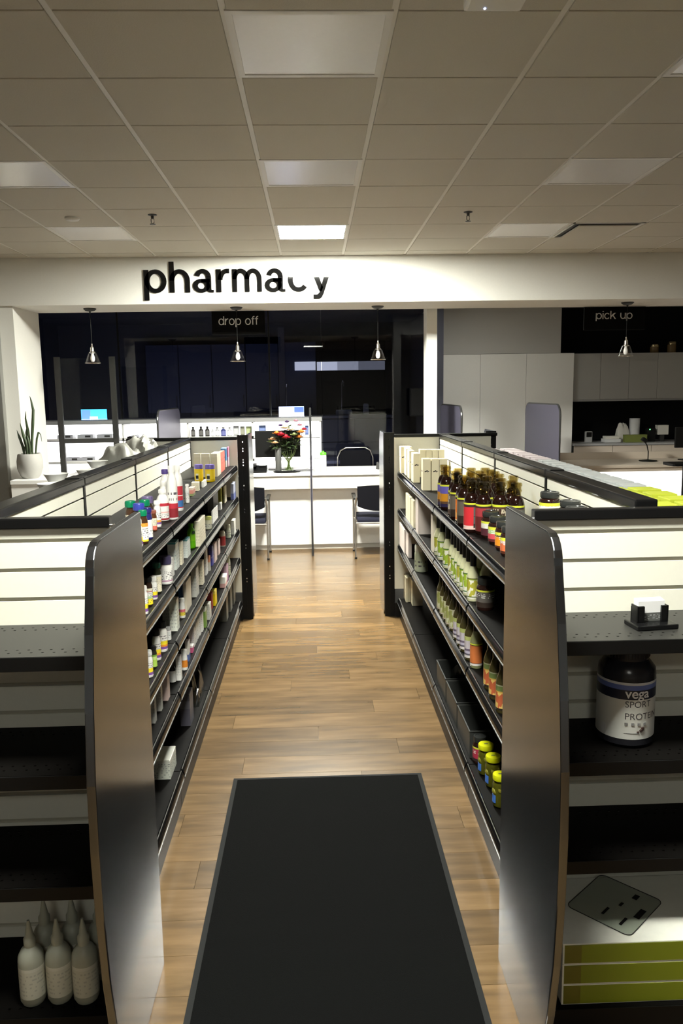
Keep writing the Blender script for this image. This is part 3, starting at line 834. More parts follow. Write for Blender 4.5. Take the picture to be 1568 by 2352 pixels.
 ('box', 0.711, 5.882, 1.215, (0.038, 0.135), 0.205, 'logo', 'cream emblem carton, number two in the file along the right top shelf edge', 'emblem cartons on the right top shelf'),
 ('box', 0.715, 6.105, 1.215, (0.04, 0.15), 0.205, 'logo', 'cream emblem carton, number three in the file along the right top shelf edge', 'emblem cartons on the right top shelf'),
 ('box', 0.698, 6.322, 1.215, (0.041, 0.156), 0.205, 'logo', 'cream emblem carton, number four in the file along the right top shelf edge', 'emblem cartons on the right top shelf'),
 ('box', 0.741, 6.314, 1.215, (0.043, 0.173), 0.205, 'logo', 'cream emblem carton, number five in the file along the right top shelf edge', 'emblem cartons on the right top shelf'),
 ('box', 0.721, 5.15, 1.215, (0.051, 0.087), 0.205, 'logo', 'cream carton with dark emblem, left of the three facing the camera behind the bottles', 'emblem cartons facing the aisle head'),
 ('box', 0.775, 5.136, 1.215, (0.048, 0.076), 0.205, 'logo', 'cream carton with dark emblem, middle of the three facing the camera behind the bottles', 'emblem cartons facing the aisle head'),
 ('box', 0.826, 5.126, 1.215, (0.051, 0.073), 0.205, 'logo', 'cream carton with dark emblem, right of the three facing the camera behind the bottles', 'emblem cartons facing the aisle head'),
 ('box', 0.806, 5.959, 1.215, (0.044, 0.078), 0.205, 'logo', 'cream carton with dark emblem in the rear row, first from the shelf edge', 'emblem cartons in the rear row'),
 ('box', 0.851, 5.946, 1.215, (0.044, 0.068), 0.205, 'logo', 'cream carton with dark emblem in the rear row, second from the shelf edge', 'emblem cartons in the rear row'),
 ('box', 0.897, 5.938, 1.215, (0.044, 0.066), 0.205, 'logo', 'cream carton with dark emblem in the rear row, third from the shelf edge', 'emblem cartons in the rear row'),
 ('box', 0.943, 5.93, 1.215, (0.044, 0.065), 0.205, 'logo', 'cream carton with dark emblem in the rear row, fourth from the shelf edge', 'emblem cartons in the rear row'),
 ('sauce', 0.711, 4.357, 1.215, 0.036, 0.235, 'blueor', 'dark sauce bottle with blue and orange label, first of two by the cartons', 'dark sauce bottles'),
 ('sauce', 0.711, 4.274, 1.215, 0.036, 0.235, 'blueor', 'dark sauce bottle with blue and orange label, second of two by the cartons', 'dark sauce bottles'),
 ('sauce', 0.712, 4.016, 1.215, 0.036, 0.235, 'brown', 'dark sauce bottle with brown and white swirl label at the shelf edge', 'dark sauce bottles'),
 ('sauce', 0.713, 3.805, 1.215, 0.036, 0.235, 'orange', 'dark sauce bottle with orange fruit label at the shelf edge', 'dark sauce bottles'),
 ('sauce', 0.708, 3.564, 1.215, 0.036, 0.235, 'red', 'dark sauce bottle with red berry label, nearest at the shelf edge', 'dark sauce bottles'),
 ('sauce', 0.75, 3.504, 1.215, 0.036, 0.235, 'redl', 'dark sauce bottle with dull red print, right of the red berry bottle', 'dark sauce bottles'),
 ('sauce', 0.821, 3.485, 1.215, 0.036, 0.235, 'brown', 'dark sauce bottle third from the shelf edge in the near row', 'dark sauce bottles'),
 ('sauce', 0.882, 3.445, 1.215, 0.036, 0.235, 'plain', 'dark sauce bottle by the slat wall, partly behind the end panel', 'dark sauce bottles'),
 ('sauce', 0.749, 4.141, 1.215, 0.036, 0.235, 'plain', 'dark brown-necked sauce bottle near the shelf edge, fifth from the camera', 'dark sauce bottles'),
 ('sauce', 0.821, 4.156, 1.215, 0.036, 0.235, 'plain', 'dark brown-necked sauce bottle in the middle files, eighth from the camera', 'dark sauce bottles'),
 ('sauce', 0.892, 4.141, 1.215, 0.036, 0.235, 'plain', 'dark brown-necked sauce bottle in the middle files, seventh from the camera', 'dark sauce bottles'),
 ('sauce', 0.901, 4.044, 1.215, 0.036, 0.235, 'plain', 'dark brown-necked sauce bottle nearest the slat wall, third from the camera', 'dark sauce bottles'),
 ('sauce', 0.893, 3.826, 1.215, 0.036, 0.235, 'plain', 'dark brown-necked sauce bottle in the middle files, fourth from the camera', 'dark sauce bottles'),
 ('sauce', 0.941, 3.737, 1.215, 0.036, 0.235, 'plain', 'dark brown-necked sauce bottle nearest the slat wall, first from the camera', 'dark sauce bottles'),
 ('sauce', 0.708, 3.936, 1.215, 0.036, 0.235, 'plain', 'dark brown-necked sauce bottle near the shelf edge, third from the camera', 'dark sauce bottles'),
 ('sauce', 0.708, 3.732, 1.215, 0.036, 0.235, 'plain', 'dark brown-necked sauce bottle near the shelf edge, second from the camera', 'dark sauce bottles'),
 ('sauce', 0.779, 3.952, 1.215, 0.036, 0.235, 'plain', 'dark brown-necked sauce bottle near the shelf edge, fourth from the camera', 'dark sauce bottles'),
 ('sauce', 0.832, 4.002, 1.215, 0.036, 0.235, 'plain', 'dark brown-necked sauce bottle in the middle files, sixth from the camera', 'dark sauce bottles'),
 ('sauce', 0.745, 3.669, 1.215, 0.036, 0.235, 'plain', 'dark brown-necked sauce bottle near the shelf edge, first from the camera', 'dark sauce bottles'),
 ('sauce', 0.816, 3.738, 1.215, 0.036, 0.235, 'plain', 'dark brown-necked sauce bottle in the middle files, third from the camera', 'dark sauce bottles'),
 ('sauce', 0.857, 3.635, 1.215, 0.036, 0.235, 'plain', 'dark brown-necked sauce bottle in the middle files, second from the camera', 'dark sauce bottles'),
 ('sauce', 0.879, 3.529, 1.215, 0.036, 0.235, 'plain', 'dark brown-necked sauce bottle in the middle files, first from the camera', 'dark sauce bottles'),
 ('sauce', 0.813, 3.861, 1.215, 0.036, 0.235, 'plain', 'dark brown-necked sauce bottle in the middle files, fifth from the camera', 'dark sauce bottles'),
 ('sauce', 0.901, 3.954, 1.215, 0.036, 0.235, 'plain', 'dark brown-necked sauce bottle nearest the slat wall, second from the camera', 'dark sauce bottles'),
 ('jar', 0.766, 3.427, 1.215, 0.0419, 0.115, 'jar1', 'black lidded jar, with green and white label beside the red berry bottle', 'black lidded jars on the right top shelf'),
 ('jar', 0.763, 3.28, 1.215, 0.04, 0.115, 'jar2', 'black lidded jar, with yellow flash and pink fruit label beside the end panel', 'black lidded jars on the right top shelf'),
 ('jar', 0.761, 3.149, 1.215, 0.0384, 0.115, 'jar3', 'black lidded jar, with orange label partly behind the end panel', 'black lidded jars on the right top shelf'),
 ('jar', 0.753, 3.029, 1.215, 0.037, 0.115, 'jar4', 'black lidded jar, with red and yellow label almost hidden by the end panel', 'black lidded jars on the right top shelf'),
 ('jar', 0.945, 3.16, 1.215, 0.042, 0.115, 'jar5', 'black lidded jar, lower jar of the farthest stack by the slat wall', 'stacked jars by the slat wall'),
 ('jar', 0.945, 2.9, 1.215, 0.042, 0.115, 'jar5', 'black lidded jar, lower jar of the middle stack by the slat wall', 'stacked jars by the slat wall'),
 ('jar', 0.915, 2.74, 1.215, 0.042, 0.115, 'jar5', 'black lidded jar, lower jar of the nearest stack by the slat wall', 'stacked jars by the slat wall'),
 ('box', 0.682, 5.816, 0.915, (0.019, 0.143), 0.19, 'creamd', 'cream carton on the right second shelf, farthest of the file under the emblem cartons', 'cream cartons on the right second shelf'),
 ('box', 0.681, 5.657, 0.915, (0.019, 0.136), 0.19, 'creamd', 'cream carton on the right second shelf, middle of the file under the emblem cartons', 'cream cartons on the right second shelf'),
 ('box', 0.681, 5.485, 0.915, (0.018, 0.123), 0.19, 'creamd', 'cream carton on the right second shelf, nearest of the file under the emblem cartons', 'cream cartons on the right second shelf'),
 ('box', 0.717, 5.237, 0.915, (0.089, 0.14), 0.232, 'pinkwht', 'large pinkish white carton on the right second shelf', None),
 ('box', 0.698, 4.608, 0.915, (0.036, 0.072), 0.22, 'creamt', 'tall cream carton beside the dressing bottles', None),
 ('dress', 0.707, 4.507, 0.915, 0.028, 0.235, 'drw', 'creamy dressing bottle in the front file, ninth beyond the one by the dark jar', 'dressing bottles on the right second shelf'),
 ('dress', 0.706, 4.375, 0.915, 0.028, 0.235, 'drg', 'creamy dressing bottle in the front file, eighth beyond the one by the dark jar', 'dressing bottles on the right second shelf'),
 ('dress', 0.703, 4.164, 0.915, 0.028, 0.235, 'drg', 'creamy dressing bottle in the front file, seventh beyond the one by the dark jar', 'dressing bottles on the right second shelf'),
 ('dress', 0.703, 4.001, 0.915, 0.028, 0.235, 'drw', 'creamy dressing bottle in the front file, sixth beyond the one by the dark jar', 'dressing bottles on the right second shelf'),
 ('dress', 0.703, 3.915, 0.915, 0.028, 0.235, 'drg', 'creamy dressing bottle in the front file, fifth beyond the one by the dark jar', 'dressing bottles on the right second shelf'),
 ('dress', 0.703, 3.832, 0.915, 0.028, 0.235, 'drg', 'creamy dressing bottle in the front file, fourth beyond the one by the dark jar', 'dressing bottles on the right second shelf'),
 ('dress', 0.703, 3.752, 0.915, 0.028, 0.235, 'drw', 'creamy dressing bottle in the front file, third beyond the one by the dark jar', 'dressing bottles on the right second shelf'),
 ('dress', 0.703, 3.675, 0.915, 0.028, 0.235, 'drg', 'creamy dressing bottle in the front file, second beyond the one by the dark jar', 'dressing bottles on the right second shelf'),
 ('dress', 0.703, 3.586, 0.915, 0.028, 0.235, 'drg', 'creamy dressing bottle in the front file, first beyond the one by the dark jar', 'dressing bottles on the right second shelf'),
 ('dress', 0.703, 3.485, 0.915, 0.028, 0.235, 'drw', 'creamy dressing bottle with leafy label, nearest of the file beside the big dark jar', 'dressing bottles on the right second shelf'),
 ('jar', 0.727, 3.336, 0.915, 0.0393, 0.14, 'jarbig', 'big dark jar with yellow band on the right second shelf', None),
 ('dress', 0.788, 4.252, 0.915, 0.028, 0.235, 'drb', 'creamy dressing bottle in the shaded back file of the second shelf, fifth from near', 'dressing bottles in the back file'),
 ('dress', 0.783, 4.044, 0.915, 0.028, 0.235, 'drb', 'creamy dressing bottle in the shaded back file of the second shelf, fourth from near', 'dressing bottles in the back file'),
 ('dress', 0.778, 3.855, 0.915, 0.028, 0.235, 'drb', 'creamy dressing bottle in the shaded back file of the second shelf, third from near', 'dressing bottles in the back file'),
 ('dress', 0.774, 3.683, 0.915, 0.028, 0.235, 'drb', 'creamy dressing bottle in the shaded back file of the second shelf, second from near', 'dressing bottles in the back file'),
 ('dress', 0.77, 3.525, 0.915, 0.028, 0.235, 'drb', 'creamy dressing bottle in the shaded back file of the second shelf, first from near', 'dressing bottles in the back file'),
 ('box', 0.686, 6.258, 0.622, (0.027, 0.199), 0.185, 'pinkwht', 'pinkish white carton on the right third shelf, farthest of three', 'pinkish cartons on the right third shelf'),
 ('box', 0.685, 6.067, 0.622, (0.027, 0.181), 0.185, 'pinkwht', 'pinkish white carton on the right third shelf, middle of three', 'pinkish cartons on the right third shelf'),
 ('box', 0.695, 5.891, 0.622, (0.026, 0.169), 0.185, 'pinkwht', 'pinkish white carton on the right third shelf, nearest of three', 'pinkish cartons on the right third shelf'),
 ('tub', 0.721, 5.369, 0.622, 0.0463, 0.188, 'sage', 'pale sage canister on the right third shelf', None),
 ('dress', 0.703, 4.371, 0.622, 0.028, 0.25, 'olive', 'oil bottle with olive and cream label, fifth from the lilac labelled ones', 'olive labelled bottles'),
 ('dress', 0.703, 4.265, 0.622, 0.028, 0.25, 'olive', 'oil bottle with olive and cream label, fourth from the lilac labelled ones', 'olive labelled bottles'),
 ('dress', 0.704, 4.163, 0.622, 0.028, 0.25, 'olive', 'oil bottle with olive and cream label, third from the lilac labelled ones', 'olive labelled bottles'),
 ('dress', 0.703, 4.067, 0.622, 0.028, 0.25, 'olive', 'oil bottle with olive and cream label, second from the lilac labelled ones', 'olive labelled bottles'),
 ('dress', 0.708, 3.989, 0.622, 0.028, 0.25, 'olive', 'oil bottle with olive and cream label, first from the lilac labelled ones', 'olive labelled bottles'),
 ('dress', 0.703, 3.836, 0.622, 0.028, 0.25, 'lilac', 'dressing bottle with lilac striped label, fourth from the terracotta labelled one', 'lilac labelled bottles'),
 ('dress', 0.703, 3.74, 0.622, 0.028, 0.25, 'lilac', 'dressing bottle with lilac striped label, third from the terracotta labelled one', 'lilac labelled bottles'),
 ('dress', 0.703, 3.655, 0.622, 0.028, 0.25, 'lilac', 'dressing bottle with lilac striped label, second from the terracotta labelled one', 'lilac labelled bottles'),
 ('dress', 0.703, 3.531, 0.622, 0.028, 0.25, 'lilac', 'dressing bottle with lilac striped label, first from the terracotta labelled one', 'lilac labelled bottles'),
 ('dress', 0.708, 3.424, 0.622, 0.028, 0.25, 'terra', 'dressing bottle with terracotta label and white foot on the right third shelf', None),
 ('dress', 0.714, 3.165, 0.622, 0.028, 0.25, 'veg', 'bottle with vegetable picture label, farther of two by the end panel', None),
 ('dress', 0.713, 3.057, 0.622, 0.028, 0.25, 'veg', 'bottle with vegetable picture label, nearer of two by the end panel', None),
 ('dress', 0.709, 2.917, 0.622, 0.028, 0.25, 'veg', 'bottle with red and yellow label mostly behind the right end panel', None),
 ('box', 0.722, 6.318, 0.165, (0.018, 0.164), 0.2, 'creamd', 'cream carton on the right bottom deck, farthest of three', 'cream cartons on the right bottom deck'),
 ('box', 0.742, 6.323, 0.165, (0.018, 0.155), 0.2, 'creamd', 'cream carton on the right bottom deck, middle of three', 'cream cartons on the right bottom deck'),
 ('box', 0.793, 6.2, 0.165, (0.083, 0.151), 0.2, 'creamd', 'cream carton on the right bottom deck, nearest of three', 'cream cartons on the right bottom deck'),
 ('jar', 0.73, 3.428, 0.165, 0.0328, 0.125, 'jarred', 'dark jar with red label on the right bottom deck', None),
 ('pickle', 0.733, 3.313, 0.165, 0.0346, 0.14, 'pickle', 'pickle jar with bright yellow lid, farthest of three on the right bottom deck', 'yellow lidded pickle jars'),
 ('pickle', 0.74, 3.199, 0.165, 0.0335, 0.14, 'pickle', 'pickle jar with bright yellow lid, middle of three on the right bottom deck', 'yellow lidded pickle jars'),
 ('pickle', 0.732, 3.032, 0.165, 0.0319, 0.14, 'pickle', 'pickle jar with bright yellow lid, nearest of three on the right bottom deck', 'yellow lidded pickle jars'),
 ('jar', 0.945, 3.16, 1.3305, 0.042, 0.115, 'jar5', 'black lidded jar, upper jar of the farthest stack by the slat wall', 'stacked jars by the slat wall'),
 ('jar', 0.945, 2.9, 1.3305, 0.042, 0.115, 'jar5', 'black lidded jar, upper jar of the middle stack by the slat wall', 'stacked jars by the slat wall'),
 ('jar', 0.915, 2.74, 1.3305, 0.042, 0.115, 'jar5', 'black lidded jar, upper jar of the nearest stack by the slat wall', 'stacked jars by the slat wall'),
]

# ------------------------------------------------------------------ goods on the shelves
WH = (0.80, 0.79, 0.76); BK = (0.012, 0.012, 0.013); YE = (0.85, 0.68, 0.03); PU = (0.20, 0.08, 0.30); GR = (0.0, 0.17, 0.075)
OR = (0.85, 0.30, 0.04); RE = (0.50, 0.03, 0.05); BL = (0.03, 0.04, 0.28); CRM = (0.78, 0.72, 0.55); TX = (0.10, 0.09, 0.10)
YG = (0.62, 0.66, 0.05)

def pm(key, col, rough=0.35): return mat('plastic_'+key, col, rough, var=0.03)

PILL = {  # body, cap, label bands, text
 'wyp':   (WH, WH, [(0, WH), (0.06, PU), (0.26, YE), (0.55, WH)], (0.6, 0.9, TX, 7)),
 'wypb':  (WH, BK, [(0, WH), (0.06, PU), (0.22, OR), (0.34, YE), (0.58, WH)], (0.62, 0.92, TX, 7)),
 'green': ((0.05, 0.022, 0.01), GR, [(0, YE), (0.10, WH), (0.62, WH), (0.80, OR)], (0.15, 0.75, TX, 9)),
 'green2': ((0.05, 0.022, 0.01), GR, [(0, WH), (0.7, CRM)], (0.1, 0.6, TX, 9)),
 'blue':  ((0.02, 0.02, 0.12), (0.02, 0.02, 0.13), [(0, WH), (0.9, WH)], (0.1, 0.45, TX, 6)),
 'blue2': ((0.02, 0.02, 0.12), (0.035, 0.05, 0.32), [(0, WH), (0.8, WH)], (0.1, 0.5, TX, 6)),
 'purple': ((0.05, 0.03, 0.02), (0.13, 0.10, 0.22), [(0, WH), (0.5, PU)], None),
 'amber': ((0.10, 0.03, 0.01), (0.25, 0.08, 0.05), [(0, (0.6, 0.14, 0.10)), (0.35, CRM)], (0.4, 0.95, TX, 10)),
 'wop':   (WH, WH, [(0, WH), (0.08, PU), (0.22, OR), (0.36, WH)], (0.4, 0.9, TX, 8)),
 'white': (WH, WH, [(0, WH), (0.5, (0.7, 0.7, 0.7))], (0.1, 0.8, TX, 8)),
 'blackyel': ((0.03, 0.015, 0.01), BK, [(0, YE), (0.36, (0.45, 0.6, 0.35)), (0.52, WH), (0.78, RE), (0.83, CRM)], (0.1, 0.9, TX, 9)),
 'dkgreen': ((0.018, 0.02, 0.01), (0.0, 0.07, 0.04), [(0, CRM), (0.9, WH)], (0.1, 0.8, (0.5, 0.45, 0.38), 10)),
 'wide':  (WH, (0.06, 0.05, 0.11), [(0, WH), (0.10, (0.45, 0.25, 0.35)), (0.22, WH)], (0.25, 0.9, TX, 8)),
 'lime':  ((0.02, 0.02, 0.015), BK, [(0, (0.40, 0.62, 0.10)), (0.6, (0.55, 0.72, 0.25)), (0.85, (0.2, 0.4, 0.05))], None),
 'pinkyel': (WH, WH, [(0, WH), (0.12, (0.75, 0.6, 0.05)), (0.45, (0.65, 0.15, 0.2)), (0.7, WH)], (0.1, 0.4, TX, 6)),
 'redfoot': ((0.6, 0.58, 0.5), BK, [(0, (0.45, 0.05, 0.05)), (0.85, (0.6, 0.5, 0.4))], None),
 'paleg': ((0.62, 0.66, 0.52), (0.6, 0.62, 0.5), [(0, (0.62, 0.66, 0.5)), (0.5, (0.7, 0.7, 0.6))], (0.2, 0.8, TX, 6)),
 'blackw': ((0.015, 0.014, 0.014), BK, [(0, (0.7, 0.7, 0.68))], None),
 'orange': (WH, WH, [(0, WH), (0.15, (0.75, 0.25, 0.03)), (0.8, WH)], None),
}

def pill(t, r, h, st):
    body, cap, bands, text = PILL[st]
    hc = min(0.32*h, 0.9*r*1.3)
    hb = h-hc
    n = 18
    rs = 0.74*r
    bm = lathe(B(), [(0.93*r, 0), (r, 0.03*h), (r, hb*0.76), (0.97*r, hb*0.84), (rs, hb*0.97), (rs, hb)], n)
    from_bm('body', bm, pm('b'+st, body, 0.22), t, smooth=True)
    rc = 0.86*r if st not in ('blue2', 'green2', 'purple') else 0.98*r
    bm = lathe(B(), [(rc, hb), (rc, hb+hc*0.9), (rc*0.93, hb+hc), (0, hb+hc)], n)
    cp = from_bm('cap', bm, pm('c'+st, cap, 0.3), t, smooth=True)
    bm = B()
    for k in range(n):
        a = 2*PI*k/n
        c, s = math.cos(a), math.sin(a)
        bx(bm, rc*c-0.0006, rc*c+0.0006, rc*s-0.0006, rc*s+0.0006, hb+hc*0.1, hb+hc*0.8)
    from_bm('cap_ribs', bm, pm('c'+st, cap, 0.3), cp)
    bm = lathe(B(), [(r*1.012, hb*0.07), (r*1.012, hb*0.74)], n, cap0=False, cap1=False)
    from_bm('label_wrap', bm, printed('print_'+st, bands, text), t, smooth=True)

JUG = {
 'redwhite': (WH, WH, [(0, (0.30, 0.02, 0.03)), (0.10, WH), (0.40, (0.7, 0.45, 0.42)), (0.5, WH), (0.82, RE)], (0.12, 0.38, TX, 18)),
 'white': (WH, WH, [(0, WH), (0.7, WH)], (0.3, 0.7, (0.5, 0.5, 0.5), 8)),
 'purplecap': (WH, (0.09, 0.06, 0.24), [(0, WH), (0.5, (0.7, 0.7, 0.7))], None),
 'tallred': (WH, WH, [(0, (0.25, 0.02, 0.03)), (0.32, RE), (0.5, WH)], (0.52, 0.95, TX, 5)),
 'redblue': (WH, WH, [(0, WH), (0.05, RE), (0.10, (0.05, 0.16, 0.40)), (0.36, RE), (0.55, WH), (0.58, RE), (0.95, WH)], None),
 'green': ((0.10, 0.42, 0.0), (0.10, 0.42, 0.0), [(0, (0.12, 0.46, 0.0)), (0.5, (0.20, 0.55, 0.01))], None),
}
def jug(t, r, h, st):
    body, cap, bands, text = JUG[st]
    hc = 0.11*h
    hb = h-hc
    n = 20
    bm = lathe(B(), [(0.92*r, 0), (r, 0.02*h), (r, hb*0.70), (0.96*r, hb*0.77), (0.74*r, hb*0.88), (0.55*r, hb*0.93), (0.55*r, hb)], n)
    from_bm('body', bm, pm('j'+st, body, 0.28), t, smooth=True)
    bm = lathe(B(), [(0.60*r, hb*0.985), (0.60*r, hb+hc*0.9), (0.55*r, h), (0, h)], n)
    cp = from_bm('cap', bm, pm('jc'+st, cap, 0.35), t, smooth=True)
    bm = B()
    for k in range(16):
        a = 2*PI*k/16
        c, s = 0.60*r*math.cos(a), 0.60*r*math.sin(a)
        bx(bm, c-0.0008, c+0.0008, s-0.0008, s+0.0008, hb, hb+hc*0.85)
    from_bm('cap_ribs', bm, pm('jc'+st, cap, 0.35), cp)
    bm = lathe(B(), [(r*1.01, hb*0.04), (r*1.01, hb*0.64)], n, cap0=False, cap1=False)
    from_bm('label_wrap', bm, printed('printj_'+st, bands, text), t, smooth=True)
    if st == 'green':
        bm = B(); tube(bm, [(0.3*r, -0.3*r, hb*1.0), (0.9*r, -0.8*r, hb*0.9), (0.95*r, -0.86*r, hb*0.80)], 0.0008, 5)
        sg_ = from_bm('tag_string', bm, M_LETW, t)
        bm = lathe(B(), [(0.009, -0.0008), (0.009, 0.0008)], 14)
        from_bm('hang_tag', bm, printed('print_tag', [(0, (0.02, 0.05, 0.02)), (0.4, (0.5, 0.6, 0.4)), (0.6, (0.02, 0.05, 0.02))]), t, (0.97*r, -0.95*r, hb*0.74), False, (PI/2, 0, 0.8))

TUB = {'yellow': ((0.80, 0.55, 0.0), (0.16, 0.12, 0.42), [(0, (0.72, 0.48, 0.0)), (0.2, (0.85, 0.62, 0.02))], True),
       'paleyel': ((0.62, 0.6, 0.42), (0.52, 0.56, 0.16), [(0, (0.6, 0.6, 0.5)), (0.6, (0.7, 0.68, 0.5))], False),
       'white': (WH, (0.4, 0.4, 0.4), [(0, WH), (0.5, (0.72, 0.74, 0.72))], False),
       'sage': ((0.50, 0.54, 0.40), (0.66, 0.66, 0.56), [(0, (0.50, 0.54, 0.40)), (0.3, (0.46, 0.51, 0.36))], False)}
def tub(t, r, h, st):
    body, cap, bands, patch = TUB[st]
    hb = 0.76*h
    bm = lathe(B(), [(0.95*r, 0), (r, 0.02*h), (r, hb*0.9), (0.93*r, hb)], 20)
    from_bm('body', bm, pm('t'+st, body, 0.3), t, smooth=True)
    bm = lathe(B(), [(0.99*r, hb*0.99), (0.99*r, h*0.95), (0.9*r, h), (0, h)], 20)
    from_bm('lid', bm, pm('tl'+st, cap, 0.25), t, smooth=True)
    bm = lathe(B(), [(r*1.008, hb*0.06), (r*1.008, hb*0.86)], 20, cap0=False, cap1=False)
    from_bm('label_wrap', bm, printed('printt_'+st, bands, (0.2, 0.7, TX, 4) if st != 'yellow' else None), t, smooth=True)
    if patch:
        bm = B(); bx(bm, -0.55*r, 0.05*r, -r*1.03, -r*0.80, hb*0.12, hb*0.62, bev=0.001)
        from_bm('label_panel', bm, printed('print_ypatch', [(0, CRM), (0.2, BK), (0.7, CRM)]), t)

BOX = {
 'pinkgreen': [(0, (0.25, 0.30, 0.12)), (0.3, (0.62, 0.25, 0.20)), (0.75, (0.7, 0.55, 0.45))], 'cream': [(0, CRM), (0.9, (0.82, 0.78, 0.64))],
 'white': [(0, WH), (0.85, (0.74, 0.74, 0.72))], 'beige': [(0, (0.50, 0.47, 0.38)), (0.85, (0.56, 0.53, 0.44))], 'red': [(0, (0.55, 0.12, 0.09)), (0.3, (0.62, 0.13, 0.10))],
 'skyblue': [(0, (0.7, 0.68, 0.62)), (0.35, (0.10, 0.30, 0.60))], 'magenta': [(0, (0.55, 0.35, 0.42)), (0.5, (0.5, 0.15, 0.25))],
 'teal': [(0, (0.70, 0.74, 0.70)), (0.93, (0.03, 0.20, 0.21))], 'grey': [(0, (0.16, 0.16, 0.165))], 'olive': [(0, (0.36, 0.33, 0.02)), (0.9, (0.45, 0.42, 0.05))],
 'navy': [(0, (0.10, 0.12, 0.30)), (0.4, (0.30, 0.32, 0.42))], 'printed': [(0, (0.72, 0.74, 0.66))], 'greyw': [(0, (0.50, 0.50, 0.46)), (0.5, (0.56, 0.55, 0.50))],
 'blue': [(0, (0.02, 0.10, 0.28)), (0.9, (0.03, 0.14, 0.34))], 'creamt': [(0, (0.70, 0.64, 0.52)), (0.92, (0.78, 0.74, 0.64))], 'orangew': [(0, (0.6, 0.58, 0.5)), (0.6, (0.65, 0.25, 0.14))],
 'indigo': [(0, (0.07, 0.07, 0.34)), (0.8, (0.05, 0.05, 0.25))], 'pink': [(0, (0.66, 0.50, 0.46)), (0.5, (0.72, 0.58, 0.55))], 'bluew': [(0, (0.08, 0.13, 0.35)), (0.35, WH)],
 'rose': [(0, (0.55, 0.10, 0.22)), (0.8, WH)], 'greenc': [(0, (0.15, 0.27, 0.05)), (0.85, (0.6, 0.62, 0.55))], 'darkred': [(0, (0.33, 0.02, 0.02))], 'yellow': [(0, (0.72, 0.52, 0.0)), (0.8, (0.8, 0.65, 0.1))],
 'pinkw': [(0, (0.7, 0.4, 0.38)), (0.4, WH)], 'plum': [(0, (0.25, 0.08, 0.20)), (0.5, (0.4, 0.25, 0.33))], 'dkgrey': [(0, (0.09, 0.085, 0.11)), (0.55, (0.13, 0.125, 0.15)), (0.8, (0.08, 0.08, 0.095))],
 'slate': [(0, (0.16, 0.155, 0.13)), (0.5, (0.19, 0.185, 0.16))], 'logo': [(0, (0.80, 0.73, 0.52))], 'creamd': [(0, (0.72, 0.66, 0.48))], 'pinkwht': [(0, (0.70, 0.62, 0.57)), (0.9, (0.78, 0.72, 0.68))],
}
BTEXT = {'printed': (0.1, 0.75, (0.3, 0.32, 0.3), 9), 'red': (0.3, 0.7, (0.15, 0.02, 0.02), 5), 'white': (0.2, 0.8, (0.45, 0.45, 0.47), 9), 'greyw': (0.2, 0.8, (0.3, 0.3, 0.3), 9),
         'teal': (0.15, 0.7, (0.35, 0.45, 0.45), 8), 'cream': (0.15, 0.7, (0.45, 0.4, 0.3), 8), 'beige': None, 'indigo': (0.3, 0.6, (0.5, 0.5, 0.6), 5)}
def carton(t, dims, h, st, side):
    w, d = dims
    bev = min(0.0012, 0.2*min(w, d))
    m = printed('printb_'+st, BOX[st], BTEXT.get(st))
    from_bm('carton_body', bx(B(), -w/2, w/2, -d/2, d/2, 0, h-0.0012, bev=bev), m, t)
    # tuck flap closing the top
    k = 0.0008
    from_bm('top_flap', bx(B(), -w/2+k, w/2-k, -d/2+k, d/2-k, h-0.0014, h), m, t)
    if st in ('logo',):
        emb = mat('emblem_ink', (0.03, 0.022, 0.015), 0.5)
        sx = -1 if side > 0 else 1
        bm = B()     # emblem of three leaf lobes on the faces that look to the aisle and to the camera
        q = min(w, d)*0.32
        for (dx, dz, a) in ((-0.55, 0.05, 0.5), (0.0, 0.25, 1.2), (0.55, 0.0, 2.4)):
            q2 = min(w*0.34, 0.016)
            pts = [(dx*q2 + q2*0.42*math.cos(b)*1.0, h*0.60 + dz*q2 + q2*0.30*math.sin(b+a*0.3)) for b in [2*PI*i/8 for i in range(8)]]
            prism(bm, pts, 'y', -d/2-0.0006, -d/2+0.0002)
            q3 = min(d*0.34, 0.016)
            pts = [(dx*q3 + q3*0.42*math.cos(b), h*0.60 + dz*q3 + q3*0.30*math.sin(b+a*0.3)) for b in [2*PI*i/8 for i in range(8)]]
            xa, xb = sorted((sx*(w/2+0.0006), sx*(w/2-0.0002)))
            prism(bm, pts, 'x', xa, xb)
        from_bm('emblem', bm, emb, t)

M_BROWNG = glass('brown_neck_glass', (0.76, 0.70, 0.50), 0.05, 1.5)
M_SAUCE = mat('dark_sauce', (0.012, 0.004, 0.003), 0.07, var=0.1)
SAUCE = {
 'blueor': [(0, (0.02, 0.015, 0.06)), (0.14, (0.10, 0.05, 0.03)), (0.25, (0.55, 0.24, 0.02)), (0.6, (0.12, 0.10, 0.42)), (0.92, YG)],
 'brown': [(0, (0.05, 0.02, 0.015)), (0.2, (0.10, 0.05, 0.03)), (0.92, YG)], 'orange': [(0, (0.8, 0.7, 0.5)), (0.05, (0.80, 0.20, 0.02)), (0.86, (0.03, 0.03, 0.02)), (0.93, YG)],
 'red': [(0, (0.75, 0.55, 0.5)), (0.14, (0.60, 0.03, 0.04)), (0.84, (0.04, 0.02, 0.02)), (0.93, YG)], 'redl': [(0, (0.12, 0.02, 0.02)), (0.55, (0.35, 0.04, 0.05)), (0.86, (0.05, 0.02, 0.02)), (0.93, YG)],
 'plain': [(0, (0.03, 0.02, 0.015)), (0.3, (0.12, 0.10, 0.08)), (0.86, (0.03, 0.02, 0.02)), (0.93, YG)]}
_SRC = {}
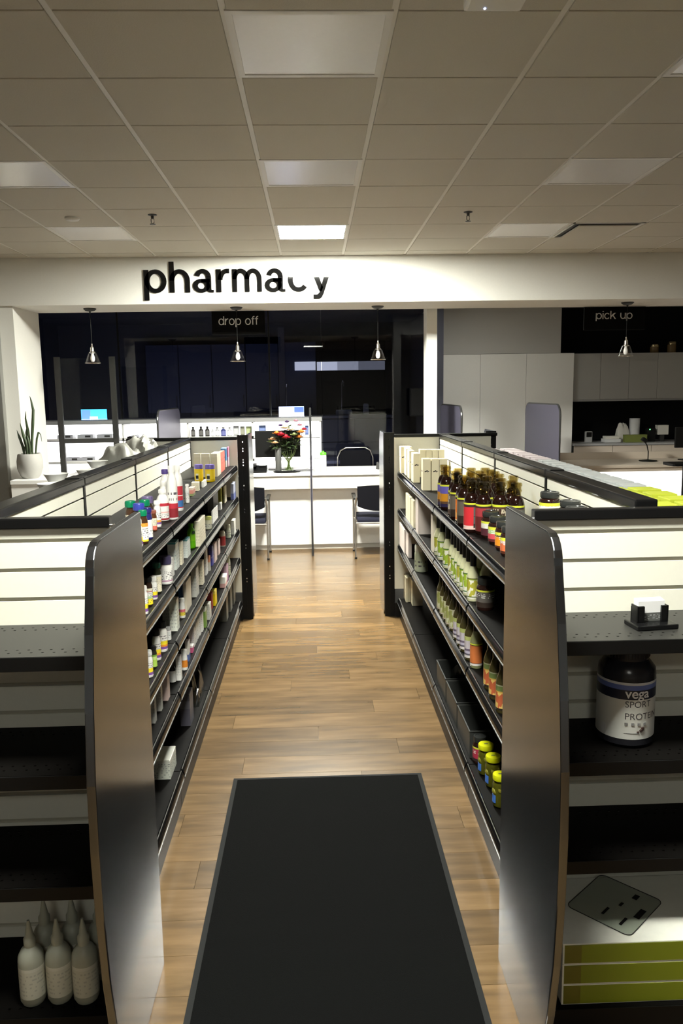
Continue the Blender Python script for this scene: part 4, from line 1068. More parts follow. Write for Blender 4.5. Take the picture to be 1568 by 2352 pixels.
def shared(key, name, t, make):
    """one mesh per key, later things share its data"""
    if key in _SRC:
        return inst(name, _SRC[key], t)
    o = make(); _SRC[key] = o
    return o
def sauce(t, r, h, st):
    n = 20
    def body(): return from_bm('body', lathe(B(), [(0.9*r, 0), (r, 0.006), (r, 0.56*h), (0.96*r, 0.63*h), (0.80*r, 0.70*h), (0.60*r, 0.755*h), (0.565*r, 0.76*h)], n), M_SAUCE, t, smooth=True)
    shared(('sauce', 'b'), 'body', t, body)
    def neck():
        return from_bm('glass_neck', lathe(B(), [(0.57*r, 0.758*h), (0.54*r, 0.80*h), (0.56*r, 0.83*h), (0.66*r, 0.845*h), (0.66*r, 0.87*h), (0.58*r, 0.885*h), (0.58*r, 0.93*h), (0.68*r, 0.945*h), (0.68*r, 0.985*h), (0.60*r, h), (0.48*r, h), (0.46*r, 0.90*h), (0.44*r, 0.765*h)], n, cap0=False, cap1=True), M_BROWNG, t, smooth=True)
    nk = shared(('sauce', 'n'), 'glass_neck', t, neck)
    shared(('sauce', 'l', st), 'label_wrap', t, lambda: from_bm('label_wrap', lathe(B(), [(r*1.012, 0.07*h), (r*1.012, 0.585*h)], n, cap0=False, cap1=False), printed('prints_'+st, SAUCE[st], None, 0.3, noise=(0.12, 0.84, SAUCE[st][min(1, len(SAUCE[st])-1)][1], (0.85, 0.40, 0.10), 3.0) if st == 'orange' else (0.2, 0.84, (0.04, 0.02, 0.015), (0.55, 0.48, 0.36), 5.0) if st == 'brown' else None), t, smooth=True))
    if st in ('red', 'orange', 'redl', 'plain'):
        shared(('sauce', 'info'), 'info_panel', t, lambda: from_bm('info_panel', arc_panel(r*1.013, 0.10*h, 0.50*h, -1.52, 0.55), M_INFO, t))

def arc_panel(r, z0, z1, a0, a1, n=7, th=0.0008):
    bm = B()
    for k in range(n):
        p, q = a0+(a1-a0)*k/n, a0+(a1-a0)*(k+1)/n
        prism(bm, [(r*math.cos(p), r*math.sin(p)), ((r+th)*math.cos(p), (r+th)*math.sin(p)), ((r+th)*math.cos(q), (r+th)*math.sin(q)), (r*math.cos(q), r*math.sin(q))], 'z', z0, z1)
    return bm
M_INFO = printed('print_info', [(0, (0.035, 0.04, 0.035)), (0.2, (0.11, 0.12, 0.11)), (0.55, (0.03, 0.035, 0.03)), (0.58, (0.11, 0.12, 0.11))], None)
_ = None
JAR = {
 'jar1': [(0, (0.08, 0.02, 0.03)), (0.5, (0.65, 0.62, 0.55)), (0.85, YG)], 'jar2': [(0, (0.10, 0.02, 0.02)), (0.18, (0.60, 0.08, 0.10)), (0.52, (0.35, 0.50, 0.25)), (0.8, YG)],
 'jar3': [(0, (0.08, 0.02, 0.01)), (0.12, (0.80, 0.28, 0.02)), (0.7, (0.10, 0.08, 0.02)), (0.82, YG)], 'jar4': [(0, (0.08, 0.02, 0.01)), (0.15, (0.65, 0.16, 0.06)), (0.62, (0.6, 0.4, 0.35)), (0.8, YG)],
 'jar5': [(0, WH), (0.78, YG)], 'jarbig': [(0, (0.03, 0.02, 0.015)), (0.3, (0.10, 0.09, 0.08)), (0.9, YG)], 'jarred': [(0, (0.03, 0.02, 0.02)), (0.2, (0.38, 0.03, 0.06)), (0.88, YG)]}
def jar(t, r, h, st):
    n = 24
    bm = lathe(B(), [(0.9*r, 0), (r, 0.008), (r, 0.66*h), (0.93*r, 0.74*h), (0.82*r, 0.78*h), (0.82*r, 0.82*h)], n)
    from_bm('body', bm, mat('jar_dark_content', (0.02, 0.008, 0.006), 0.08, var=0.2), t, smooth=True)
    bm = lathe(B(), [(0.88*r, 0.80*h), (0.90*r, 0.82*h), (0.90*r, 0.96*h), (0.86*r, h), (0.70*r, h), (0.68*r, 0.985*h), (0, 0.985*h)], n)
    from_bm('lid', bm, mat('jar_lid_black', (0.025, 0.027, 0.026), 0.22, var=0.05), t, smooth=True)
    bm = lathe(B(), [(r*1.008, 0.10*h), (r*1.008, 0.64*h)], n, cap0=False, cap1=False)
    from_bm('label_wrap', bm, printed('printjar_'+st, JAR[st], (0.55, 0.8, WH, 9)), t, smooth=True)

M_DRGL = mat('creamy_dressing', (0.60, 0.60, 0.38), 0.12, var=0.08)
M_OIL = mat('herb_oil_dressing', (0.055, 0.045, 0.015), 0.08, var=0.3, scale=60)
DRESS = {
 'drg': ([(0, (0.7, 0.68, 0.6)), (0.07, (0.04, 0.14, 0.03)), (0.12, (0.25, 0.36, 0.03)), (0.95, (0.03, 0.10, 0.03))], M_DRGL, (0.12, 0.9, (0.30, 0.42, 0.04), (0.72, 0.72, 0.62), 3.2)),
 'drw': ([(0, (0.7, 0.68, 0.6)), (0.07, (0.10, 0.14, 0.03)), (0.12, (0.30, 0.38, 0.05)), (0.95, (0.10, 0.10, 0.03))], M_DRGL, (0.12, 0.9, (0.42, 0.40, 0.05), (0.78, 0.76, 0.66), 2.6)),
 'drb': ([(0, (0.7, 0.68, 0.6)), (0.1, (0.25, 0.34, 0.05))], M_DRGL, None),
 'olive': ([(0, (0.5, 0.42, 0.35)), (0.08, (0.35, 0.36, 0.12)), (0.6, (0.52, 0.52, 0.34))], M_OIL, (0.1, 0.95, (0.30, 0.32, 0.10), (0.55, 0.55, 0.38), 3.0)),
 'lilac': ([(0, (0.6, 0.56, 0.55)), (0.12, (0.10, 0.09, 0.12)), (0.2, (0.45, 0.42, 0.52)), (0.32, (0.14, 0.11, 0.16)), (0.42, (0.5, 0.46, 0.5)), (0.8, (0.4, 0.44, 0.15))], M_OIL, None),
 'terra': ([(0, (0.7, 0.66, 0.6)), (0.09, (0.10, 0.02, 0.01)), (0.12, (0.58, 0.17, 0.05)), (0.90, (0.08, 0.05, 0.02)), (0.94, YG)], mat('khaki_dressing', (0.24, 0.25, 0.12), 0.12), None),
 'veg': ([(0, (0.02, 0.015, 0.01)), (0.1, (0.35, 0.07, 0.03)), (0.4, (0.5, 0.30, 0.06)), (0.75, (0.12, 0.16, 0.05)), (0.95, (0.3, 0.3, 0.2))], M_OIL, (0.08, 0.7, (0.42, 0.10, 0.04), (0.62, 0.42, 0.12), 3.5))}
def dress(t, r, h, st):
    bands, liquid, nz = DRESS[st]
    n = 18
    shared(('dress', liquid.name, r, h), 'body', t, lambda: from_bm('body', lathe(B(), [(0.92*r, 0), (r, 0.006), (r, 0.46*h), (0.96*r, 0.51*h), (0.72*r, 0.60*h), (0.46*r, 0.68*h), (0.40*r, 0.76*h), (0.40*r, 0.87*h)], n), liquid, t, smooth=True))
    shared(('dress', 'cap', r, h), 'cap', t, lambda: from_bm('cap', lathe(B(), [(0.46*r, 0.66*h), (0.50*r, 0.68*h), (0.50*r, 0.985*h), (0.46*r, h), (0, h)], n), mat('cap_black', (0.012, 0.012, 0.012), 0.3), t, smooth=True))
    shared(('dress', 'lab', st, r, h), 'label_wrap', t, lambda: from_bm('label_wrap', lathe(B(), [(r*1.014, 0.05*h), (r*1.014, 0.455*h)], n, cap0=False, cap1=False), printed('printd_'+st, bands, None, 0.35, noise=nz), t, smooth=True))

M_JARG = glass('pickle_glass', (0.86, 0.9, 0.72), 0.03, 1.5)
def pickle(t, r, h, st):
    n = 22
    from_bm('glass_body', lathe(B(), [(0.92*r, 0), (r, 0.008), (r, 0.72*h), (0.90*r, 0.80*h), (0.84*r, 0.86*h)], n), M_JARG, t, smooth=True)
    random.seed(int(t.location.y*1000))
    bm = lathe(B(), [(0.88*r, 0.006), (0.95*r, 0.012), (0.95*r, 0.70*h), (0.8*r, 0.76*h)], n)
    from_bm('brine', bm, mat('pickle_brine', (0.10, 0.09, 0.012), 0.12, var=0.5, scale=55), t, smooth=True)
    for k in range(7):
        a = k*0.9; zz = h*(0.2+0.09*k*0.6)
        bm = lathe(B(), [(0.0005, -0.016), (0.007, -0.010), (0.009, 0), (0.007, 0.010), (0.0005, 0.016)], 8)
        from_bm('gherkin', bm, mat('gherkin', (0.22, 0.20, 0.02), 0.4, var=0.3), t, (0.80*r*math.cos(a), 0.80*r*math.sin(a), zz+0.01), True, (0.5, 0.3, a))
    bm = lathe(B(), [(0.96*r, 0.84*h), (0.99*r, 0.855*h), (0.99*r, 0.97*h), (0.93*r, h), (0.0, h)], n)
    ld = from_bm('lid', bm, mat('bright_yellow_lid', (0.72, 0.76, 0.01), 0.25, var=0.03), t, smooth=True)
    bm = B(); prism(bm, rrect(0.018, 0.009, 0.004, 4, -0.009, -0.0045), 'z', h, h+0.0005)
    from_bm('lid_print', bm, mat('lid_ink', (0.16, 0.18, 0.01), 0.5), ld)
    bm = B()
    for k in range(5):
        a0 = PI*0.98 + 0.16*k; a1 = a0+0.16
        p = [(1.015*r*math.cos(a), 1.015*r*math.sin(a)) for a in (a0, a1)]; q = [(1.0*r*math.cos(a), 1.0*r*math.sin(a)) for a in (a1, a0)]
        prism(bm, p+q, 'z', 0.16*h, 0.40*h)
    from_bm('label_panel', bm, mat('blue_label', (0.06, 0.17, 0.55), 0.45), t)

KIND = {'pill': ('supplement_bottle', 'bottle'), 'jug': ('shouldered_bottle', 'bottle'), 'tub': ('lidded_jar', 'jar'), 'box': ('carton', 'carton'),
        'sauce': ('sauce_bottle', 'bottle'), 'jar': ('preserve_jar', 'jar'), 'dress': ('dressing_bottle', 'bottle'), 'pickle': ('pickle_jar', 'jar')}
FN = {'pill': pill, 'jug': jug, 'tub': tub, 'sauce': sauce, 'jar': jar, 'dress': dress, 'pickle': pickle}
random.seed(11)
for kind, x, y, z, dims, h, st, label, group in ITEMS:
    nm, cat = KIND[kind]
    t = empty(nm, (x, y, z+0.0004))
    tag(t, label, cat, group)
    if kind == 'box': carton(t, dims, h, st, 1 if x > 0 else -1)
    else:
        FN[kind](t, dims, h, st)
        t.rotation_euler.z = random.uniform(-0.3, 0.3) if kind not in ('sauce', 'pickle', 'tub') else 0.0

# ------------------------------------------------------------------ loose goods: bags, bins, outer shelves, end displays
def crumple(w, d, h, n, amp, seed, pinch=0.0):
    """rumpled pillow surface"""
    rnd = random.Random(seed)
    ph = [(rnd.uniform(2, 9), rnd.uniform(2, 9), rnd.uniform(0, 6.3), rnd.uniform(0.3, 1)) for _ in range(10)]
    bm = B()
    def hgt(u, v):
        e = max(0.0, (1-abs(2*u-1)**3.0))*max(0.0, (1-abs(2*v-1)**3.0))
        s = sum(a*math.sin(p*u*3+q*v*3+o) for p, q, o, a in ph)/5
        return h*(e**0.6)*(1+amp*s)
    top = [[bm.verts.new(((u/n-0.5)*w*(1-pinch*abs(v/n-0.5)), (v/n-0.5)*d, max(0.0015, hgt(u/n, v/n)))) for v in range(n+1)] for u in range(n+1)]
    bot = [[bm.verts.new((top[u][v].co.x, top[u][v].co.y, 0)) for v in range(n+1)] for u in range(n+1)]
    for u in range(n):
        for v in range(n):
            bm.faces.new((top[u][v], top[u+1][v], top[u+1][v+1], top[u][v+1]))
            bm.faces.new((bot[u][v], bot[u][v+1], bot[u+1][v+1], bot[u+1][v]))
    for k in range(n):
        bm.faces.new((bot[k][0], bot[k+1][0], top[k+1][0], top[k][0])); bm.faces.new((bot[k+1][n], bot[k][n], top[k][n], top[k+1][n]))
        bm.faces.new((bot[0][k+1], bot[0][k], top[0][k], top[0][k+1])); bm.faces.new((bot[n][k], bot[n][k+1], top[n][k+1], top[n][k]))
    return bm

# clear crumpled wrapper on the left bottom deck
o = from_bm('plastic_wrapper', crumple(0.13, 0.30, 0.15, 14, 0.9, 3), M_PLASTIC, None, (-0.72, 4.30, LB+0.0006))
tag(o, 'crumpled clear plastic wrapper on the left bottom deck', 'wrapper')
# white printed sheet box leaning in front of the dark carton
t = tag(empty('leaning_carton', (-0.712, 3.42, LB+0.0006), 0.0), 'white carton with lines of print lying on the left bottom deck', 'carton')
from_bm('carton_body', bx(B(), -0.048, 0.048, -0.09, 0.06, 0, 0.088, bev=0.002), printed('print_sheetbox', [(0, (0.66, 0.68, 0.60)), (0.8, (0.74, 0.75, 0.68))], (0.1, 0.9, (0.3, 0.32, 0.3), 9)), t)
from_bm('top_flap', bx(B(), -0.046, 0.046, -0.088, 0.058, 0.0878, 0.089), printed('print_sheetbox', []), t)
# open black bins on the right bottom deck
for i, (yy, l) in enumerate(((3.62, 'nearest'), (3.96, 'middle'), (4.30, 'farthest'))):
    t = tag(empty('open_bin', (0.815, yy, RB+0.0006)), 'open black bin on the right bottom deck, %s of three' % l, 'bin', 'open black bins')
    bm = B(); q = 0.004
    bx(bm, -0.125, 0.125, -0.155, 0.155, 0, q)
    bx(bm, -0.125, -0.125+q, -0.155, 0.155, q, 0.13); bx(bm, 0.125-q, 0.125, -0.155, 0.155, q, 0.13)
    bx(bm, -0.125+q, 0.125-q, -0.155, -0.155+q, q, 0.13); bx(bm, -0.125+q, 0.125-q, 0.155-q, 0.155, q, 0.13)
    from_bm('tub', bm, mat('bin_plastic', (0.03, 0.032, 0.03), 0.45, var=0.1), t)
    bm = B(); tube(bm, [(-0.126, -0.156, 0.13), (0.126, -0.156, 0.13), (0.126, 0.156, 0.13), (-0.126, 0.156, 0.13)], 0.004, 6, closed=True)
    from_bm('rim', bm, mat('bin_plastic', (0.03, 0.032, 0.03), 0.45), t)
o = from_bm('plastic_wrapper', crumple(0.16, 0.18, 0.10, 10, 0.9, 5), M_PLASTIC, None, (0.815, 4.30, RB+0.006))
tag(o, 'small crumpled clear wrapper inside the farthest black bin', 'wrapper')

# grey plastic bags on the outer side of the left run
M_BAG = mat('grey_plastic_bag', (0.26, 0.26, 0.235), 0.3, var=0.12, scale=12, bump=0.2)
for i, (yy, s, l) in enumerate(((5.02, 1, 'rumpled grey plastic bag behind the left rail, nearer and larger one'), (5.60, 2, 'rumpled grey plastic bag behind the left rail, farther one by the dark knot'))):
    t = tag(empty('plastic_bag', (-1.215, yy, 1.2856)), l, 'bag', 'plastic bags')
    bm = crumple(0.30, 0.50, 0.26 + 0.02*i, 20, 0.20, 21+i, 0.15)
    from_bm('sack', bm, M_BAG, t, smooth=True)
    from_bm('knot', lathe(B(), [(0.02, 0), (0.012, 0.02), (0.018, 0.04), (0.004, 0.05)], 10), mat('bag_knot', (0.03, 0.03, 0.03), 0.5), t, (0.02, 0.23, 0.14), True, (0.6, 0.2, 0))
# white bowls / dishes stacked on the outer side of the left run
for i, (yy, xx, hh, l) in enumerate(((3.45, -1.14, 0.20, 'white dish at the near end behind the left rail'), (3.72, -1.20, 0.215, 'white dish second along behind the left rail'), (4.02, -1.14, 0.205, 'white dish third along behind the left rail'), (4.36, -1.18, 0.22, 'white dish beside the grey plastic bag behind the left rail'))):
    t = tag(empty('dish_stack', (xx, yy, 1.2856)), l, 'dish', 'white dishes behind the left rail')
    n = 5
    for k in range(n):
        z0 = k*(hh-0.05)/(n-1)
        bm = lathe(B(), [(0.028, z0), (0.040, z0+0.02), (0.055, z0+0.048), (0.057, z0+0.05), (0.053, z0+0.05), (0.038, z0+0.024), (0.0, z0+0.01)], 20, cap1=False)
        from_bm('dish', bm, mat('white_dish', (0.80, 0.80, 0.77), 0.35), t, smooth=True)

# small cartons along the outer side of the right run
rnd = random.Random(4)
src = {}
NUM = ('first', 'second', 'third', 'fourth', 'fifth', 'sixth', 'seventh', 'eighth', 'ninth', 'tenth', 'eleventh', 'twelfth', 'thirteenth')
for kind, ya, yb, what in (('lime', 2.52, 3.05, 'lime yellow'), ('glow', 3.06, 4.32, 'white'), ('rosy', 4.33, 5.2, 'rosy white')):
    n = int((yb-ya)/0.118)
    for i in range(n):
        for k, xx in enumerate((1.142, 1.258)):
            t = empty('small_carton', (xx+rnd.uniform(-0.003, 0.003), ya+(i+0.5)*(yb-ya)/n, 1.3706), rnd.uniform(-0.07, 0.07))
            tag(t, '%s small carton behind the right rail, %s file, %s from the near end' % (what, ('inner', 'outer')[k], NUM[i]), 'carton', what+' cartons behind the right rail')
            hh = 0.105
            if kind not in src:
                cols = {'lime': [(0, (0.34, 0.40, 0.02)), (0.7, (0.42, 0.47, 0.04))], 'glow': [(0, (0.22, 0.24, 0.26)), (0.3, (0.40, 0.42, 0.42))], 'rosy': [(0, (0.36, 0.29, 0.30)), (0.4, (0.48, 0.42, 0.43))]}[kind]
                a = from_bm('carton_body', bx(B(), -0.046, 0.046, -0.044, 0.044, 0, hh-0.002, bev=0.002), printed('printo_'+kind, cols, (0.1, 0.8, (0.15, 0.17, 0.17), 6)), t)
                b = from_bm('lid_flap', bx(B(), -0.047, 0.047, -0.045, 0.045, hh-0.02, hh, bev=0.003), printed('printol_'+kind, [(0, cols[-1][1])]), t)
                src[kind] = (a, b)
            else:
                inst('carton_body', src[kind][0], t); inst('lid_flap', src[kind][1], t)

# ---- right end display: card holder, tub, stacked green boxes with a sheet
t = tag(empty('card_holder', (0.955, 2.175, 1.1785), 0.12), 'black stand holding white business cards on the right display shelf', 'card holder')
from_bm('base_tray', bx(B(), -0.062, 0.062, -0.035, 0.045, 0, 0.014, bev=0.003), M_BLKG, t)
for sx in (-1, 1):
    bm = B(); xa, xb = sorted((sx*0.047, sx*0.026)); bx(bm, xa, xb, -0.004, 0.004, 0.014, 0.062, bev=0.001); xa, xb = sorted((sx*0.047, sx*0.042)); bx(bm, xa, xb, -0.004, 0.035, 0.014, 0.062, bev=0.001)
    from_bm('clip', bm, M_BLKG, t)
from_bm('back_plate', bx(B(), -0.047, 0.047, 0.031, 0.036, 0.014, 0.055), M_BLKG, t)
cd = tag(empty('business_cards', (0.9535, 2.191, 1.1925), 0.12), 'stack of white business cards with dark printed band in the holder', 'cards')
for k in range(6):
    from_bm('card', bx(B(), -0.0405, 0.0405, -0.008+0.0042*k, -0.0042+0.0042*k, 0.0005, 0.060+0.0008*k), printed('print_card', [(0, (0.10, 0.105, 0.10)), (0.42, (0.85, 0.85, 0.85))], (0.08, 0.34, (0.5, 0.5, 0.5), 22)), cd)

t = tag(empty('protein_tub', (0.897, 2.2, 0.8355)), 'large dark screw-top tub with white label lettered vega SPORT PROTEIN', 'tub')
R_ = 0.081
M_TUBD = mat('tub_dark_plastic', (0.016, 0.016, 0.020), 0.22)
from_bm('body', lathe(B(), [(0.9*R_, 0), (R_, 0.010), (R_, 0.205), (0.97*R_, 0.225), (0.78*R_, 0.245), (0.72*R_, 0.250), (0.72*R_, 0.255)], 36), M_TUBD, t, smooth=True)
ld = from_bm('lid', lathe(B(), [(0.76*R_, 0.2555), (0.76*R_, 0.287), (0.72*R_, 0.292), (0, 0.292)], 36), M_TUBD, t, smooth=True)
bm = B()
for k in range(40):
    a = 2*PI*k/40; c, s = 0.76*R_*math.cos(a), 0.76*R_*math.sin(a)
    bx(bm, c-0.001, c+0.001, s-0.001, s+0.001, 0.258, 0.286)
from_bm('lid_ribs', bm, M_TUBD, ld)
M_TLAB = printed('print_tub', [(0, (0.60, 0.60, 0.56)), (0.70, (0.012, 0.014, 0.03)), (0.87, (0.10, 0.14, 0.36)), (0.955, (0.55, 0.56, 0.58))], None)
lb = from_bm('label_wrap', lathe(B(), [(R_*1.006, 0.028), (R_*1.006, 0.196)], 48, cap0=False, cap1=False), M_TLAB, t, smooth=True)
def wrap_text(parent, body, size, z, ang0, m, offs=0.0, squeeze=1.0, name='lettering'):
    me = text_mesh(body, size, 0.0, offs)
    rr = R_*1.006 + 0.0006
    for v in me.vertices:
        a = ang0 + v.co.x*squeeze/rr
        v.co = Vector((rr*math.cos(a), rr*math.sin(a), z + v.co.y))
    me.materials.clear(); me.materials.append(m)
    return link(bpy.data.objects.new(name, me), parent)
A0 = -PI/2 - 0.95
M_INK = mat('label_ink', (0.06, 0.06, 0.065), 0.5); M_INKW = mat('label_white_ink', (0.75, 0.75, 0.75), 0.5)
wrap_text(lb, 'vega', 0.040, 0.152, A0+0.55, M_INKW, 0.0006)
wrap_text(lb, 'SPORT', 0.0265, 0.124, A0+0.55, M_INK, 0.0)
wrap_text(lb, 'PROTEIN', 0.0270, 0.088, A0+0.55, M_INK, 0.0)
bm = B()      # small ingredient pictograms and a fruit motif
for k in range(4):
    a = A0+0.58+0.22*k
    for q in range(3):
        a1 = a+0.035*q
        p = (R_*1.0135*math.cos(a1), R_*1.0135*math.sin(a1))
        bx(bm, p[0]-0.0012, p[0]+0.0012, p[1]-0.0012, p[1]+0.0012, 0.070, 0.078)
from_bm('pictograms', bm, mat('label_grey_ink', (0.25, 0.25, 0.25), 0.5), lb)
bm = B()
for k in range(18):
    a1 = A0+0.56+0.028*k
    p = (R_*1.0095*math.cos(a1), R_*1.0095*math.sin(a1))
    bx(bm, p[0]-0.0012, p[0]+0.0012, p[1]-0.0006, p[1]+0.0006, 0.046, 0.0475)
from_bm('rule_line', bm, mat('label_grey_ink', (0.25, 0.25, 0.25), 0.5), lb)
bm = B()
rnd = random.Random(2)
for k in range(9):
    a1 = A0+1.02+rnd.uniform(0, 0.22)
    p = (R_*1.008*math.cos(a1), R_*1.008*math.sin(a1)); zz = 0.050+rnd.uniform(0, 0.013)
    bmesh.ops.create_icosphere(bm, subdivisions=1, radius=0.0036, matrix=Matrix.Translation((p[0], p[1], zz)))
from_bm('berry_motif', bm, mat('berry_ink', (0.05, 0.025, 0.02), 0.5), lb)
bm = B()
for k in range(3):
    a1 = A0-0.32+0.07*k
    prism(bm, [((R_*1.012)*math.cos(a), (R_*1.012)*math.sin(a)) for a in (a1, a1+0.07)] + [((R_*1.004)*math.cos(a), (R_*1.004)*math.sin(a)) for a in (a1+0.07, a1)], 'z', 0.03, 0.062)
from_bm('barcode_panel', bm, M_LETW, lb)

M_GBOX = mat('green_box_print', (0.20, 0.24, 0.012), 0.4, var=0.1, scale=6)
M_GEDGE = mat('box_white_edge', (0.74, 0.74, 0.66), 0.5)
for k in range(3):
    z0 = 0.1306 + 0.0632*k
    t = tag(empty('flat_box', (1.02, 2.15, z0)), 'long flat white box with green front, %s of three on the right bottom deck' % ('bottom', 'middle', 'top')[k], 'box', 'stacked green boxes')
    from_bm('box_body', bx(B(), -0.353, 0.353, -0.150, 0.150, 0, 0.0625, bev=0.0015), M_GEDGE, t)
    from_bm('green_front', bx(B(), -0.348, 0.353, -0.1512, -0.1495, 0.0035, 0.0590), M_GBOX, t)
    from_bm('darker_corner', bx(B(), -0.347, -0.30, -0.1516, -0.1510, 0.004, 0.0585), mat('green_box_dark_print', (0.15, 0.14, 0.012), 0.4), t)
t = tag(empty('clear_sheet', (0.875, 2.165, 0.3208), 0.75), 'thin clear folder with dark markings lying on the top green box', 'sheet')
bm = B(); prism(bm, rrect(0.22, 0.20, 0.02, 5, -0.11, -0.10), 'z', 0.0003, 0.0014)
from_bm('film', bm, M_PLASTIC, t)
bm = B(); pr = [(p[0], p[1], 0.0018) for p in rrect(0.22, 0.20, 0.02, 5, -0.11, -0.10)]; tube(bm, pr, 0.0013, 5, closed=True)
from_bm('edge_bead', bm, M_DGREY, t)
bm = B()
for a in ((-0.02, 0.03, -0.085, -0.068), (0.06, 0.085, -0.04, -0.025), (-0.08, -0.04, -0.06, -0.052), (-0.07, -0.03, 0.0, 0.008), (0.0, 0.02, -0.02, -0.012)):
    bx(bm, *a, 0.0014, 0.0019)
from_bm('markings', bm, M_BLK, t)

# ---- left end display: dropper bottles on the bottom deck
M_BOTC = mat('milky_bottle', (0.36, 0.37, 0.30), 0.35, var=0.05); M_BOTL = printed('print_dropper', [(0, (0.55, 0.55, 0.46)), (0.9, (0.60, 0.60, 0.52))], (0.1, 0.85, (0.42, 0.42, 0.36), 8))
src = None
DB = [(-0.842, 2.10, 'left one of the front three'), (-0.766, 2.105, 'middle one of the front three'), (-0.690, 2.10, 'right one of the front three beside the grey panel'),
      (-0.832, 2.195, 'left one of the rear three'), (-0.752, 2.20, 'middle one of the rear three'), (-0.672, 2.195, 'right one of the rear three beside the grey panel')]
for xx, yy, l in DB:
    t = tag(empty('nozzle_bottle', (xx, yy, 0.1306)), 'milky nozzle bottle at bottom left, '+l, 'bottle', 'nozzle bottles at bottom left')
    r = 0.0365
    if src is None:
        a = from_bm('body', lathe(B(), [(0.85*r, 0), (r, 0.012), (r, 0.128), (0.95*r, 0.145), (0.72*r, 0.162), (0.42*r, 0.172), (0.42*r, 0.178)], 22), M_BOTC, t, smooth=True)
        b = from_bm('nozzle', lathe(B(), [(0.46*r, 0.178), (0.46*r, 0.196), (0.34*r, 0.202), (0.22*r, 0.228), (0.12*r, 0.246), (0.10*r, 0.250), (0, 0.250)], 16), M_BOTC, t, smooth=True)
        c = from_bm('label_wrap', lathe(B(), [(1.01*r, 0.026), (1.01*r, 0.120)], 22, cap0=False, cap1=False), M_BOTL, t, smooth=True)
        src = (a, b, c)
    else:
        for n_, s_ in zip(('body', 'nozzle', 'label_wrap'), src): inst(n_, s_, t)

# ------------------------------------------------------------------ pendants under the soffit
M_BULB = mat('frosted_bulb', (0.75, 0.74, 0.72), 0.25)
pend_src = None
for xx, yy, l in ((-2.285, 8.50, 'glass pendant lamp at far left near the potted plant'), (-0.785, 8.52, 'glass pendant lamp in front of the drop off board'),
                  (0.688, 8.56, 'glass pendant lamp right of the drop off board'), (3.30, 8.46, 'glass pendant lamp in front of the pick up board')):
    t = tag(empty('pendant_lamp', (xx, yy, SOF)), l, 'pendant lamp', 'glass pendant lamps')
    if pend_src is None:
        P1 = from_bm('canopy', lathe(B(), [(0.064, 0), (0.064, -0.008), (0.045, -0.024), (0.012, -0.030), (0.006, -0.045)], 22), M_DGREY, t, smooth=True)
        P2 = from_bm('cord', tube(B(), [(0, 0, -0.04), (0, 0, -0.36)], 0.0028, 6), M_BLK, t)
        P3 = from_bm('socket', lathe(B(), [(0.005, -0.355), (0.010, -0.385), (0.020, -0.395), (0.022, -0.435), (0.034, -0.440), (0.034, -0.450), (0.018, -0.455)], 18), M_CHROME, t, smooth=True)
        P4 = from_bm('glass_shade', lathe(B(), [(0.033, -0.444), (0.040, -0.450), (0.078, -0.552), (0.081, -0.552), (0.043, -0.449)], 26, cap0=False, cap1=False), M_GLASS, t, smooth=True)
        P5 = from_bm('bulb', lathe(B(), [(0.012, -0.452), (0.014, -0.468), (0.022, -0.49), (0.024, -0.515), (0.016, -0.535), (0, -0.542)], 16), M_BULB, t, smooth=True)
        P6 = from_bm('shade_rim', tube(B(), [(0.0795*math.cos(2*PI*k/24), 0.0795*math.sin(2*PI*k/24), -0.552) for k in range(24)], 0.0022, 6, closed=True), M_CHROME, P4)
        pend_src = (P1, P2, P3, P4, P5)
    else:
        for n_, s_ in zip(('canopy', 'cord', 'socket', 'glass_shade', 'bulb'), pend_src):
            o = inst(n_, s_, t)
            if n_ == 'glass_shade': inst('shade_rim', P6, o)

# ------------------------------------------------------------------ service counter
CT = 0.93
t = tag(empty('service_counter', (-0.6, 9.2, 0)), 'long white service counter with panelled front behind the chairs', 'counter')
def cb(nm, x0, x1, y0, y1, z0, z1, m_, bev=0.0, par=None):
    return from_bm(nm, bx(B(), x0+0.6, x1+0.6, y0-9.2, y1-9.2, z0, z1, bev=bev), m_, par or t)
for x0, x1 in ((-2.94, -1.757), (-1.723, 1.25)):      # the worktop is cut where the long divider passes
    cb('worktop', x0, x1, 9.19, 9.98, CT-0.03, CT, M_WHITE, 0.003)
    cb('fascia', x0, x1, 9.215, 9.24, 0.745, CT-0.031, M_OFFW)
    cb('plinth', x0, x1, 9.40, 9.43, 0.0, 0.06, M_OFFW)
    cb('underside', x0, x1, 9.24, 9.36, 0.735, 0.744, M_WHITE)
for a, b in ((-2.94, -1.757), (-1.723, -0.052), (-0.047, 1.25)):
    cb('front_panel', a, b, 9.36, 9.39, 0.06, 0.734, M_WHITE)

# rounded privacy dividers
for xx, l in ((-1.74, 'rounded grey privacy divider left of the flower vase, behind the left run'), (-0.045, 'privacy divider seen edge-on as a thin dark line in front of the counter'), (1.657, 'rounded privacy divider in front of the tall cabinets'), (2.776, 'rounded privacy divider beside the pick up counter, largest in view')):
    t = tag(empty('privacy_divider', (xx, 9.70, 0)), l, 'divider', 'privacy dividers')
    pan = [(a, b) for a, b in rrect(1.46, 1.675, 0.13, 7, -0.74, 0.0, (0, 0, 1, 1))]
    bm = B()
    if -1 < xx < 0: pan = [(a, b) for a, b in rrect(0.21, 1.675, 0.09, 7, -0.74, 0.0, (0, 0, 1, 1))]
    prism(bm, pan, 'x', -0.011, 0.011)
    from_bm('panel', bm, M_DIVID, t)
    bm = B()
    pr = [(0.0, a, b) for a, b in pan]
    tube(bm, pr[:-1] if False else pr, 0.0125, 8, closed=True)
    from_bm('edge_trim', bm, mat('divider_edge', (0.03, 0.03, 0.03), 0.3), t)

